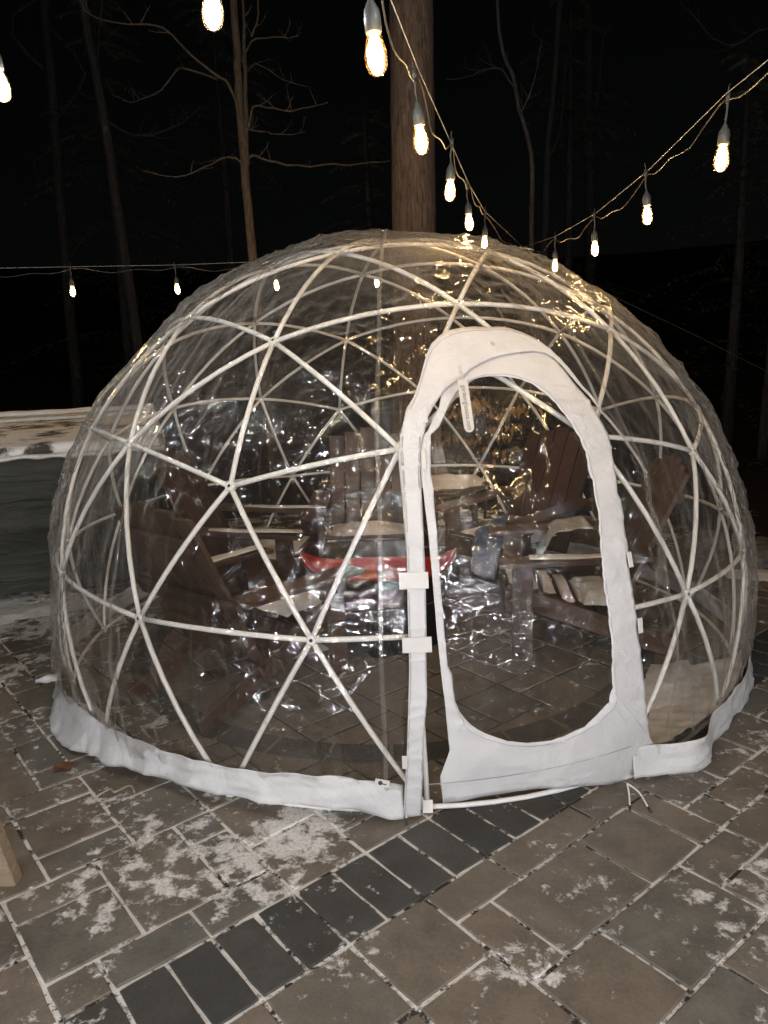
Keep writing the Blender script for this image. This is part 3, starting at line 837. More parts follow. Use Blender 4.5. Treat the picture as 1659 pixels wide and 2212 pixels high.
# skirt: white fabric hem round the foot of the cover
def interp(L, x):
    for (a, b), (c, d) in zip(L, L[1:]):
        if a <= x <= c: return b + (d - b) * (x - a) / (c - a)
    return L[0][1] if x < L[0][0] else L[-1][1]
ST = [(-270, .13), (-150, .135), (-139, .150), (-133, .155), (-124, .160), (-116, .160), (-107, .158), (-102, .172), (-96, .162), (-90, .128)]
SB = [(-270, .0), (-150, .0), (-139, .012), (-134, .03), (-123, .046), (-113, .05), (-102, .056), (-96, .048), (-91.5, .012), (-90, .012)]
def skirt(name, a0, a1, n, T, B, rfun, seed, wr0=.008):
    v = []; f = []; K = 9
    for i in range(n + 1):
        az = a0 + (a1 - a0) * i / n
        zt, zb = interp(T, az), interp(B, az)
        wr = wr0 * max(.05, min(1, (az - a0) / 7, (a1 - az) / 3))
        for k in range(K + 1):
            t = k / K; z = zt + (zb - zt) * t
            a = RAD(az); r = rfun(az, t) + mnoise.noise(Vector((az * .22, t * 1.5 + seed, seed))) * wr * (.4 + t)
            r += (1 - abs(mnoise.noise(Vector((az * .20 + t * 1.4, t * 1.1, seed + 5))))) ** 5 * wr * 1.2
            r += (1 - abs(mnoise.noise(Vector((az * .07 + t * .4, t * 3.2, seed + 9))))) ** 7 * wr * 1.3
            z2 = max(.004, z + mnoise.noise(Vector((az * .3, seed, t))) * .010)
            v.append((r * math.cos(a), r * math.sin(a), z2))
    for i in range(n):
        for k in range(K): f.append((i * (K + 1) + k, i * (K + 1) + k + 1, (i + 1) * (K + 1) + k + 1, (i + 1) * (K + 1) + k))
    o = mk(name, v, f, M['fabric'], igloo, True)
    md = o.modifiers.new('thickness', 'SOLIDIFY'); md.thickness = .0012
    return o
def rl(az, t):
    loose = math.exp(-((az + 141) / 11) ** 2)
    return 1.812 + .022 * t + loose * t * (.07 + .16 * max(0, mnoise.noise(Vector((az * .19, 2.2, 0))) + .2))
skirt('skirt', -270, -90.2, 520, ST, SB, rl, 1., .009)
ST2 = [(-67, .14), (-50, .13), (-35, .12), (90, .15)]; SB2 = [(-67, .022), (-50, .006), (90, .0)]
def rr(az, t):
    base = 1.822 + .02 * t
    return base + .085 * math.exp(-((az + 54.0) / 5.0) ** 2)
skirt('skirt', -62.5, 90, 420, ST2, SB2, rr, 6., .007)
# loose folded corners of the skirt sticking out on the left
def lap(az, z, size, tilt, seed):
    p = P_az(az, z, 1.84); a = RAD(az); o_ = Vector((math.cos(a), math.sin(a), 0)); t = Vector((-math.sin(a), math.cos(a), 0))
    v = []; f = []; n = 6
    for i in range(n + 1):
        for k in range(n + 1):
            s, q = i / n, k / n
            d = o_ * (size * .9 * s) + t * (size * (q - .62 + .3 * s) * (1 - .86 * s)) + Vector((0, 0, size * (tilt * s + .10 * math.sin(q * 3.1) * (1 - s))))
            d += Vector((0, 0, mnoise.noise(Vector((s * 3, q * 3, seed))) * size * .2))
            w0 = p + d; w0.z = max(w0.z, .006); v.append(w0)
    for i in range(n):
        for k in range(n): f.append((i * (n + 1) + k, i * (n + 1) + k + 1, (i + 1) * (n + 1) + k + 1, (i + 1) * (n + 1) + k))
    o = mk('skirt_fold', v, f, M['fabric'], igloo, True); md = o.modifiers.new('thickness', 'SOLIDIFY'); md.thickness = .002
lap(-150, .17, .11, .05, 1.)
# flap lying on the inside of the foot, cream where it is soiled
def inner(a0, a1, n, w_, seed):
    v = []; f = []; K = 6
    for i in range(n + 1):
        az = a0 + (a1 - a0) * i / n; e = min(1, i / 5, (n - i) / 5)
        wid = w_ * (.75 + .5 * mnoise.noise(Vector((az * .12, seed, 0)))) * (.3 + .7 * e)
        for k in range(K + 1):
            t = k / K; r = 1.80 - wid * t
            z = .085 * (1 - t) ** 1.2 * (.8 + .6 * mnoise.noise(Vector((az * .2, seed, 2)))) + .012 + .012 * mnoise.noise(Vector((az * .5, t * 4, seed)))
            v.append((r * math.cos(RAD(az)), r * math.sin(RAD(az)), max(z, .008)))
    for i in range(n):
        for k in range(K): f.append((i * (K + 1) + k, (i + 1) * (K + 1) + k, (i + 1) * (K + 1) + k + 1, i * (K + 1) + k + 1))
    mk('inner_flap', v, f, M['bag'], igloo, True)
inner(-150, -91, 120, .16, 2.); inner(-60, -20, 70, .30, 5.)
# sewn care label on the skirt beside the door
lb = MB(); lb.box((0, 0, 0), (.05, .026, .0016)); o = lb.build('care_label', M['clip'], igloo); pz = P_az(-92.4, .158, 1.853); o.location = pz; o.rotation_euler = (RAD(84), RAD(12), RAD(-2.4))
lg = MB(); lg.lathe([(.008, .001), (.008, .0014)], 12, (-.006, 0, 0)); lg.box((.008, -.002, .0012), (.016, .004, .0006)); l2 = lg.build('logo_print', M['ink'], o)
# tie cords at the foot of the door
def cord(pts):
    MB().tube(smooth_path(pts, 4), .0035, 6).build('tie_cord', M['clip'], igloo, True)
    a, b = Vector(pts[-2]), Vector(pts[-1]); d = (b - a).normalized()
    MB().tube([b, b + d * .022], .0042, 6).build('cord_tip', M['ink'], igloo, True)
cord([(.80, -1.72, .055), (.80, -1.745, .03), (.79, -1.79, .012)]); cord([(.80, -1.72, .055), (.835, -1.745, .035), (.85, -1.80, .012)]); cord([(.0, -1.80, .05), (.003, -1.825, .03), (.003, -1.845, .02)])

# ================================================================ ADIRONDACK CHAIRS
def board(c, d, ry=0., rz=0., ch=.003):
    m = MB(); Mx = Matrix.Rotation(rz, 3, 'Z') @ Matrix.Rotation(ry, 3, 'Y')
    m.box((0, 0, 0), d, None, ch); return m, Vector(c), Mx
CH_PARTS = []
def chair_protos():
    def add(name, c, d, ry=0., rz=0.):
        m = MB(); m.box((0, 0, 0), d, None, .003)
        me = bpy.data.meshes.new(name); me.from_pydata(m.v, [], m.f); me.materials.append(M['chair'])
        CH_PARTS.append((name, me, c, (0, ry, rz)))
    for s in (-1, 1):
        add('front_leg', (.30, s * .305, .265), (.105, .026, .53))
        add('armrest', (.045, s * .335, .545), (.76, .135, .026), RAD(2.5))
        L = math.hypot(.88, .31); add('stringer', (-.09, s * .262, .185), (L, .026, .105), -math.atan2(.31, .88))
        add('arm_bracket', (.30, s * .335, .49), (.07, .035, .09))
    for k in range(6):
        x = .335 - k * .092; z = .375 - k * .032
        add('seat_slat', (x, 0, z), (.080, .54, .022), -RAD(19.5))
    add('front_apron', (.372, 0, .305), (.024, .54, .115))
    lean = RAD(24)
    for k in range(5):
        t = k - 2; Ls = .86 - abs(t) * .028
        c = Vector((-.17, t * .1135, .22)) + Vector((-math.sin(lean), 0, math.cos(lean))) * Ls / 2
        add('back_slat', (c.x, c.y, c.z), (.022, .104, Ls), -lean)
    add('back_rail', (-.255, 0, .35), (.026, .54, .09), -lean)
    add('back_rail', (-.345, 0, .53), (.026, .74, .075), -lean)
    add('back_rail', (-.475, 0, .83), (.024, .50, .06), -lean)
chair_protos()
def chair(loc, face, label):
    t = empty('adirondack_chair', loc, face)
    tag(t, label, 'chair', 'adirondack chairs inside the igloo')
    for name, me, c, rot in CH_PARTS:
        o = link(name, me, t); o.location = c; o.rotation_euler = rot
    return t
chA = chair((-.93, .58, 0), RAD(-8), 'brown slatted adirondack chair on the left, facing right, behind the front-left chair')
chC = chair((-.20, 1.04, 0), RAD(-90), 'brown adirondack chair at the back facing the camera, behind the red sled')
chD = chair((.80, .80, 0), RAD(222), 'brown adirondack chair seen through the door window, back right of the table')
chE = chair((.95, -.20, 0), RAD(176), 'brown adirondack chair on the right with snow blocks on its seat slats')
chB = chair((-.74, -.63, 0), RAD(51), 'brown adirondack chair nearest the front left, seen from behind')

def snow_blob(name, pts, h, label, seed, z0, xf=None):
    """flat snow lying on something: outline (x,y) local, ragged edge, domed top"""
    v = []; f = []; n = 40; K = 5
    P = [Vector((p[0], p[1], 0)) for p in pts]; P.append(P[0])
    per = [0]
    for a, b in zip(P, P[1:]): per.append(per[-1] + (b - a).length)
    c = sum(P[:-1], Vector()) / (len(P) - 1)
    ring = []
    for i in range(n):
        s = per[-1] * i / n
        for k in range(len(P) - 1):
            if per[k] <= s <= per[k + 1]: q = P[k].lerp(P[k + 1], (s - per[k]) / (per[k + 1] - per[k])); break
        q = c + (q - c) * (1 + .16 * mnoise.noise(q * 14 + Vector((seed, 0, 0))))
        ring.append(q)
    for k in range(K + 1):
        t = 1 - (k / K) * .92
        for q in ring:
            p = c + (q - c) * t
            z = h * (1 - t ** 3) * (.85 + .5 * mnoise.noise(p * 9 + Vector((seed, 3, 0)))) if k else 0
            v.append((p.x, p.y, z))
    for k in range(K):
        for i in range(n): f.append((k * n + i, k * n + (i + 1) % n, (k + 1) * n + (i + 1) % n, (k + 1) * n + i))
    f.append(tuple(K * n + i for i in range(n)))
    if xf is None: xf = Matrix.Translation((0, 0, z0))
    else: xf = xf @ Matrix.Translation((0, 0, z0))
    o = mk(name, [xf @ Vector(p) for p in v], f, M['snow'], None, True)
    tag(o, label, 'snow', None, 'stuff'); return o
def cm(loc, face): return Matrix.Translation(loc) @ Matrix.Rotation(face, 4, 'Z')
def rect(x0, y0, x1, y1): return [(x0, y0), ((x0 + x1) / 2, y0), (x1, y0), (x1, (y0 + y1) / 2), (x1, y1), ((x0 + x1) / 2, y1), (x0, y1), (x0, (y0 + y1) / 2)]
mE = cm((.95, -.20, 0), RAD(176))
for k, (a, b) in enumerate(((-.24, .25), (-.24, .22), (-.23, .20), (-.26, .24), (-.24, .18))):
    x = .335 - k * .092
    snow_blob('seat_snow', rect(x - .034, a + .02, x + .03, b), .035, 'strip of snow on a seat slat of the right-hand chair', k, .388 - k * .032, mE)
snow_blob('seat_snow', rect(-.20, -.2, -.02, .24), .06, 'rounded heap of snow at the back of the right-hand chair seat', 9, .275, mE)
snow_blob('arm_snow', rect(-.30, .285, .28, .37), .012, 'thin snow along the near armrest of the right-hand chair', 11, .558, mE)
mC = cm((-.20, 1.04, 0), RAD(-90))
snow_blob('seat_snow', rect(-.1, -.25, .36, .25), .05, 'snow covering the seat of the chair behind the red sled', 12, .365, mC)
mD = cm((.80, .80, 0), RAD(222))
snow_blob('seat_snow', rect(-.08, -.25, .34, .25), .06, 'snow covering the seat of the chair seen through the door window', 13, .36, mD)
mA = cm((-.93, .58, 0), RAD(-8))
snow_blob('seat_snow', rect(.0, -.25, .36, .25), .05, 'snow covering the seat of the left chair facing right', 14, .365, mA)
snow_blob('arm_snow', rect(-.3, -.375, .4, -.30), .014, 'thin snow along the near armrest of the left chair', 15, .558, mA)
snow_blob('arm_snow', rect(-.3, .30, .4, .375), .014, 'thin snow along the far armrest of the left chair', 16, .558, mA)
mB_ = cm((-.74, -.63, 0), RAD(51))
snow_blob('seat_snow', rect(.05, -.22, .36, .22), .04, 'snow on the front seat slats of the nearest left chair', 17, .365, mB_)
snow_blob('arm_snow', rect(-.25, .29, .38, .37), .012, 'thin snow along the far armrest of the nearest left chair', 18, .558, mB_)
snow_blob('ground_snow', [(-.62, -.1), (-.4, -.05), (-.3, -.22), (-.42, -.3), (-.6, -.42), (-.72, -.3)], .03, 'ragged patch of snow on the pavers beside the fire pit', 19, .003)
snow_blob('ground_snow', [(1.05, -1.1), (1.35, -1.15), (1.5, -.85), (1.45, -.55), (1.25, -.6), (1.12, -.85)], .03, 'snow bank on the pavers inside the right foot of the igloo', 21, .003)

# side table
def side_table():
    t = empty('side_table', (.36, 1.22, 0), RAD(20)); tag(t, 'small dark wooden side table with snow-covered top between the back chairs', 'table')
    m = MB(); m.lathe([(.30, 0), (.315, .006), (.315, .03), (.30, .036)], 28); o = m.build('table_top', M['darkwood'], t); o.location = (0, 0, .60)
    for k in range(4):
        a = RAD(45 + 90 * k); m = MB(); m.tube([(math.cos(a) * .2, math.sin(a) * .2, .60), (math.cos(a) * .26, math.sin(a) * .26, 0)], [.026, .022], 8); m.build('leg', M['darkwood'], t)
    m = MB()
    for k in range(4):
        a, b = RAD(45 + 90 * k), RAD(135 + 90 * k); m.tube([(math.cos(a) * .2, math.sin(a) * .2, .57), (math.cos(b) * .2, math.sin(b) * .2, .57)], .018, 6)
    m.build('apron', M['darkwood'], t)
side_table()
snow_blob('table_snow', [(.36 + .29 * math.cos(a), 1.22 + .29 * math.sin(a)) for a in [k * math.pi / 5 for k in range(10)]], .035, 'snow lying on the round side table top', 30, .636)

# fire pit under black plastic, red sled across it
def fire_pit():
    t = empty('fire_pit', (-.12, -.02, 0)); tag(t, 'round fire pit wrapped in shiny black plastic under the red sled', 'fire pit')
    n = 60; v = []; f = []
    prof = [(.36, .0), (.37, .05), (.355, .14), (.365, .23), (.36, .29), (.33, .315), (.15, .305), (.02, .30)]
    for i, (r, z) in enumerate(prof):
        for k in range(n):
            a = 2 * math.pi * k / n
            d = (1 - abs(mnoise.noise(Vector((math.cos(a) * 5, math.sin(a) * 5, z * 3))))) ** 3 * .03 * (1 if i < 5 else .3)
            v.append(((r + d) * math.cos(a), (r + d) * math.sin(a), z))
    for i in range(len(prof) - 1):
        for k in range(n): f.append((i * n + k, i * n + (k + 1) % n, (i + 1) * n + (k + 1) % n, (i + 1) * n + k))
    f.append(tuple((len(prof) - 1) * n + k for k in range(n)))
    mk('plastic_wrap', v, f, M['black_plastic'], t, True)
    m = MB(); m.tube([(.39 * math.cos(a), .39 * math.sin(a), .26 + .01 * math.sin(a * 3)) for a in [k * 2 * math.pi / 40 for k in range(41)]], .006, 6); m.build('tie_rope', M['wire'], t)
fire_pit()
def sled():
    t = empty('red_sled', (-.11, -.06, .345), RAD(-2)); t.scale = (.98, .85, .78); tag(t, 'red plastic sled with upturned pointed ends lying on the fire pit', 'sled')
    v = []; f = []; n = 28; K = 10
    for i in range(n + 1):
        s = i / n * 2 - 1
        hw = .21 * (1 - abs(s) ** 3.2) ** .6 + .012
        for k in range(K + 1):
            q = k / K * 2 - 1
            rim = .075 * max(0, abs(q) - .62) / .38
            z = rim * (1 - .4 * s * s) + .14 * abs(s) ** 5 + .012 * math.cos(s * 9) * (1 - abs(q))
            v.append((s * .44, q * hw, z))
    for i in range(n):
        for k in range(K): f.append((i * (K + 1) + k, (i + 1) * (K + 1) + k, (i + 1) * (K + 1) + k + 1, i * (K + 1) + k + 1))
    o = mk('shell', v, f, M['red'], t, True); md = o.modifiers.new('thickness', 'SOLIDIFY'); md.thickness = .006
    m = MB(); m.tube([(-.40, -.0, .115), (-.44, .02, .16), (-.46, .0, .13)], .005, 6); m.build('pull_rope', M['lumber'], t)
sled()
# blue cloth over the seat front, pale sheet, white sack
def cloth(name, mat, loc, rz, L, W, prof, label, cat, seed, parent=None):
    v = []; f = []; n = len(prof) * 6; K = 8
    pr = smooth_path([(a, 0, b) for a, b in prof], 6)
    for i, p in enumerate(pr):
        for k in range(K + 1):
            q = k / K - .5
            d = mnoise.noise(Vector((i * .3, q * 5, seed))) * .018
            v.append((p.x + d, q * W * (1 - .45 * (i / len(pr))), p.z + d * .6))
    for i in range(len(pr) - 1):
        for k in range(K): f.append((i * (K + 1) + k, i * (K + 1) + k + 1, (i + 1) * (K + 1) + k + 1, (i + 1) * (K + 1) + k))
    o = mk(name, v, f, mat, None, True); o.location = loc; o.rotation_euler = (0, 0, rz)
    md = o.modifiers.new('thickness', 'SOLIDIFY'); md.thickness = .004
    tag(o, label, cat); return o
cloth('blue_cloth', M['blue'], (.72, .60, 0), RAD(222), .5, .34, [(-.18, .47), (.0, .455), (.12, .44), (.2, .40), (.235, .30), (.25, .16)], 'blue cloth hanging over the seat of the chair behind the door window', 'cloth', 1.)
cloth('grey_sheet', M['greyfab'], (.98, .02, 0), RAD(176), .3, .3, [(-.1, .60), (.02, .59), (.1, .56), (.15, .47), (.17, .38)], 'pale grey sheet draped over the far armrest of the right-hand chair', 'sheet', 2.)

# ================================================================ COVERED BOX ON THE LEFT
def covered_box():
    t = empty('fabric_covered_box', (-3.05, 1.72, 0), RAD(19.5)); tag(t, 'large box under a dark green weather cover, snow on top, left of the igloo', 'covered box')
    W, D, H = 2.3, 2.15, .97
    # skirt with sagging creases
    n = 60; K = 14; v = []; f = []
    for i in range(n + 1):
        x = -W / 2 + W * i / n
        for k in range(K + 1):
            z = .05 + (H - .05) * k / K
            d = .018 * mnoise.noise(Vector((x * 1.1, z * 5, 1))) + .012 * mnoise.noise(Vector((x * 3 + z * 2, z * 9, 4))) + .014 * math.exp(-((z - .70 - .03 * math.sin(x * 2)) / .018) ** 2)
            v.append((x, -D / 2 - d, z))
    for i in range(n):
        for k in range(K): f.append((i * (K + 1) + k, (i + 1) * (K + 1) + k, (i + 1) * (K + 1) + k + 1, i * (K + 1) + k + 1))
    mk('cover_front', v, f, M['cover'], t, True)
    m = MB(); m.box((0, .015, (H - .05) / 2 + .05), (W - .02, D - .03, H - .06)); m.build('cover_body', M['cover'], t)
    # lid: two sloping panels meeting at a ridge
    for nm, y0, z0, y1, z1 in (('front_panel', -D / 2 - .015, H + .07, -.06, H + .155), ('back_panel', .0, H + .175, D / 2, H + .13)):
        v = []; f = []; n = 50; K = 14
        for i in range(n + 1):
            x = -W / 2 - .02 + (W + .04) * i / n
            for k in range(K + 1):
                s = k / K; z = z0 + (z1 - z0) * s + .012 * mnoise.noise(Vector((x * 3, s * 4, z0 * 9))); v.append((x, y0 + (y1 - y0) * s, z))
        for i in range(n):
            for k in range(K): f.append((i * (K + 1) + k, (i + 1) * (K + 1) + k, (i + 1) * (K + 1) + k + 1, i * (K + 1) + k + 1))
        o = mk(nm, v, f, M['coversnow' if nm == 'front_panel' else 'snow'], t, True); md = o.modifiers.new('thickness', 'SOLIDIFY'); md.thickness = .07; md.offset = -1
    return t
covered_box()
def ledge(y, z0, z1, label, seed, amp, xa=-1.16, xb=1.16, dep=.05):
    Mx = Matrix.Translation((-3.05, 1.72, 0)) @ Matrix.Rotation(RAD(19.5), 4, 'Z')
    n = 90; v = []; f = []; K = 8
    for i in range(n + 1):
        x = xa + (xb - xa) * i / n
        lo = z0 - amp * max(0, mnoise.noise(Vector((x * 6, seed, 0))) + .35); hi = z1 + .006 * mnoise.noise(Vector((x * 5, seed, 3)))
        for k in range(K):
            a = 2 * math.pi * k / K
            v.append(Mx @ Vector((x, y - dep * .5 + math.cos(a) * dep * .6 * (1 + .3 * mnoise.noise(Vector((x * 8, k, seed)))), (lo + hi) / 2 + math.sin(a) * (hi - lo) / 2)))
    for i in range(n):
        for k in range(K): f.append((i * K + k, i * K + (k + 1) % K, (i + 1) * K + (k + 1) % K, (i + 1) * K + k))
    f += [tuple(range(K)), tuple(n * K + k for k in reversed(range(K)))]
    o = mk('ledge_snow', v, f, M['snow'], None, True); tag(o, label, 'snow', None, 'stuff')
ledge(-1.075, .962, .985, 'lumpy roll of snow along the front lip of the covered box', 3., .03)
ledge(.06, 1.16, 1.20, 'smooth snow along the ridge of the covered box', 8., .01, dep=.12)
snow_blob('ground_snow', [(-3.4, .2), (-2.9, .45), (-2.4, .68), (-2.0, .72), (-2.05, .5), (-2.5, .3), (-3.1, .0)], .025, 'drift of snow along the foot of the covered box', 33, .002)

# ================================================================ WOODEN TABLE, MOSTLY OUT OF FRAME
def wooden_table():
    t = empty('wooden_table', (-1.928, -2.335, 0)); tag(t, 'pale wooden leg of a table at the left edge, standing on the pavers', 'table')
    m = MB(); a, b = Vector((.66, .24, 0)), Vector((.40, .20, .74)); d = (b - a)
    q = d.to_track_quat('Z', 'X').to_matrix()
    for (px, py) in ((1, 1), (-1, 1), (1, -1), (-1, -1)):
        a = Vector((.665 * px, .245 * py, 0)); b = Vector((.545 * px, .2 * py, .74)); d = b - a
        m = MB(); h = .027; e = .005
        cs = [(-h, -h + e), (-h + e, -h), (h - e, -h), (h, -h + e), (h, h - e), (h - e, h), (-h + e, h), (-h, h - e)]
        v = [a + Vector((x, y, .001)) for x, y in cs] + [b + Vector((x, y, 0)) for x, y in cs]
        f = [tuple(reversed(range(8))), tuple(range(8, 16))] + [(k, (k + 1) % 8, 8 + (k + 1) % 8, 8 + k) for k in range(8)]
        m.add(v, f); m.build('leg', M['lumber'], t)
    for k in range(5):
        m = MB(); m.box((0, -.28 + k * .14, .757), (1.2, .13, .032), None, .003); m.build('table_board', M['lumber'], t)
    for s in (-1, 1): m = MB(); m.box((.53 * s, 0, .72), (.05, .5, .05)); m.build('cleat', M['lumber'], t)
wooden_table()

# fallen leaves
def leaf(x, y, rz, s, label, curl=.25, z=.004):
    P = []; n = 22
    for k in range(n):
        a = 2 * math.pi * k / n; r = s * (.62 + .38 * abs(math.cos(2.5 * a))) ; P.append((r * math.cos(a), r * math.sin(a) * .85, z + s * curl * (abs(math.cos(a * 1.5)) ** 2)))
    v = [(0, 0, z)] + P; f = [(0, k + 1, (k + 1) % n + 1) for k in range(n)]
    o = mk('fallen_leaf', v, f, M['brownleaf'], None, False); o.location = (x, y, 0); o.rotation_euler = (0, 0, rz); tag(o, label, 'leaf')
def curl(pts, label):
    m = MB(); m.tube(smooth_path(pts, 5), [.0025 + .003 * math.sin(k * 1.1) ** 2 for k in range((len(pts) - 1) * 5 + 1)], 5); o = m.build('dry_stem', M['paleleaf'], None, True); tag(o, label, 'plant stem')
leaf(-1.37, -1.42, .4, .05, 'rust brown leaf on the pavers near the table leg', .12)
curl([(-1.16, -1.64, .006), (-1.12, -1.60, .012), (-1.09, -1.63, .018), (-1.05, -1.58, .012), (-1.02, -1.62, .006)], 'curled pale dry stem on the pavers left of the igloo')
curl([(-.40, -2.03, .006), (-.375, -2.02, .012), (-.355, -2.045, .008)], 'small pale curled leaf stem on a snowy joint in front of the igloo')

# ================================================================ STRING LIGHTS
def bulb_meshes():
    g = MB(); g.lathe([(.003, -.062), (.012, -.060), (.020, -.052), (.0245, -.038), (.0255, -.024), (.0225, -.006), (.0175, .012), (.0145, .024), (.0135, .030)], 14)
    core = MB(); core.lathe([(.003, -.050), (.0150, -.041), (.0182, -.025), (.0148, -.003), (.007, .019)], 8)
    s = MB(); s.lathe([(.014, .022), (.0185, .024), (.019, .050), (.017, .066), (.010, .078), (.005, .088), (.003, .096)], 12)
    out = []
    for n, m, mt in (('bulb_glass', g, M['glass']), ('warm_filament', core, M['warm']), ('cool_filament', core, M['cool']), ('lamp_socket', s, M['socket'])):
        me = bpy.data.meshes.new(n); me.from_pydata(m.v, [], m.f); me.materials.append(mt); me.polygons.foreach_set('use_smooth', [True] * len(me.polygons)); me.update(); out.append(me)
    return out
BG, BW, BC, BS = bulb_meshes()
def strand(bulbs, ends, label, cool=False, drop=.19, seed=0):
    """bulbs: centres in order; ends: cable anchor points before the first and after the last"""
    t = empty('string_light', ends[0]); tag(t, label, 'string lights', 'string lights over the patio')
    o0 = Vector(ends[0])
    rn = random.Random(seed)
    hooks = [Vector(b) + Vector((0, 0, drop)) for b in bulbs]
    line = [Vector(ends[0])] + hooks + [Vector(ends[1])]
    MB().tube([p - o0 for p in line], .0016, 5).build('support_cable', M['cable'], t, True)
    wire = []
    for a, b in zip(line, line[1:]):
        L = (b - a).length
        for k in range(8):
            s = k / 8; p = a.lerp(b, s)
            p.z -= .018 + .05 * math.sin(s * math.pi) * (1 + .5 * math.sin(seed + a.x * 9)) - .012 * math.sin(s * 6.28 * 2)
            p.x += rn.uniform(-.006, .006)
            wire.append(p - o0)
    wire.append(line[-1] - o0)
    MB().tube(smooth_path(wire, 2), .0026, 6).build('power_wire', M['wire'], t, True)
    for b, h in zip(bulbs, hooks):
        s = link('lamp_socket', BS, t); tilt = (rn.uniform(-.08, .08), rn.uniform(-.08, .08), rn.uniform(0, 6))
        s.location = Vector(b) - o0 + Vector((0, 0, .012)); s.rotation_euler = tilt
        link('bulb_glass', BG, s); link('filament', BC if cool else BW, s)
        m = MB(); m.tube([(0, 0, .09), (.004, .002, .12), (-.002, 0, drop - .03), (0, 0, drop - .012)], .0035, 6); m.box((0, 0, drop - .022), (.014, .012, .03)); m.tube([(0, 0, drop - .02), (.004, 0, drop + .012), (.0, .004, drop + .02)], .0018, 5)
        m.build('drop_cord', M['wire'], s, True)
HK = (1.069, 2.18, 2.32)
strand([(-.27, -4.28, 2.29), (-.14, -3.33, 2.27), (-.014, -2.378, 2.25), (.112, -1.626, 2.25), (.27, -.769, 2.25), (.442, .174, 2.25), (.637, 1.109, 2.25)], ((-.4, -5.25, 2.52), HK), 'warm string lights running from overhead down the middle to a hook behind the igloo', seed=1)
strand([(1.07, -3.3, 2.24), (1.10, -2.4, 2.21), (1.125, -1.441, 2.2), (1.206, -.425, 2.17), (1.218, .555, 2.13), (1.178, 1.483, 2.12)], ((1.02, -4.25, 2.45), HK), 'warm string lights rising to the right edge from the hook behind the igloo', seed=2)
strand([(-3.45, 2.24, 2.13), (-2.621, 2.387, 2.13), (-1.794, 2.549, 2.13), (-.95, 2.536, 2.13), (-.1, 2.45, 2.12)], ((-4.3, 2.08, 2.34), HK), 'warm string lights level on the left, passing behind the igloo', seed=3)
strand([(2.4, -4.0, 2.9), (1.2, -3.3, 2.9), (.335, -2.72, 2.60), (-.384, -2.243, 2.40), (-1.102, -1.793, 2.40), (-1.82, -1.34, 2.41), (-2.54, -.9, 2.42)], ((3.9, -5.8, 2.2), (-3.3, -.45, 2.66)), 'cool white string lights crossing the top left corner', cool=True, drop=.36, seed=4)
# added row of unseen globe lamps behind the viewer, fill light for the front
def fill_globe_strand():
    P = [(-3.0 + k, -5.75, 1.15 + .75 * (k % 2)) for k in range(7)]
    t = empty('fill_globe_string', (-3.6, -5.75, 1.44)); o0 = Vector(t.location); tag(t, 'added unseen cool white globe lamps behind the viewer, fill light for the front', 'string lights', 'string lights over the patio')
    line = [Vector((-3.6, -5.75, 1.44))] + [Vector(p) + Vector((0, 0, .19)) for p in P] + [Vector((3.6, -5.75, 1.44))]
    MB().tube([p - o0 for p in line], .003, 5).build('support_cable', M['cable'], t, True)
    g = MB(); g.lathe([(.030 * math.sin(math.pi * k / 8) + .0008, -.030 * math.cos(math.pi * k / 8)) for k in range(9)], 10)
    me = bpy.data.meshes.new('globe'); me.from_pydata(g.v, [], g.f); me.materials.append(M['globe'])
    for p in P:
        s = link('lamp_socket', BS, t); s.location = Vector(p) - o0 + Vector((0, 0, .012)); link('globe', me, s)
        MB().tube([(0, 0, .09), (0, 0, .178)], .0035, 6).build('drop_cord', M['wire'], s, True)
fill_globe_strand()
# tail of the hook: a thin guy line dropping away to the right
gl = MB(); gl.tube(smooth_path([HK, (1.7, 2.25, 1.98), (2.5, 2.32, 1.6), (3.4, 2.4, 1.15), (4.6, 2.5, .55)], 4), .0022, 5)
o = gl.build('guy_line', M['wire'], None, True); tag(o, 'thin dark guy line sloping down to the right from the string light hook', 'cable')
hk = empty('turnbuckle', HK); tag(hk, 'small steel turnbuckle where the string light cables meet behind the igloo', 'hook')
m = MB(); m.tube([(-.03, 0, 0), (.06, .01, -.015)], .007, 6); m.build('barrel', M['cable'], hk)
m = MB(); m.tube([(.06, .01, -.015), (.085, .02, -.02), (.10, .1, -.01), (.12, .3, 0)], .004, 6); m.build('hook_rod', M['cable'], hk)

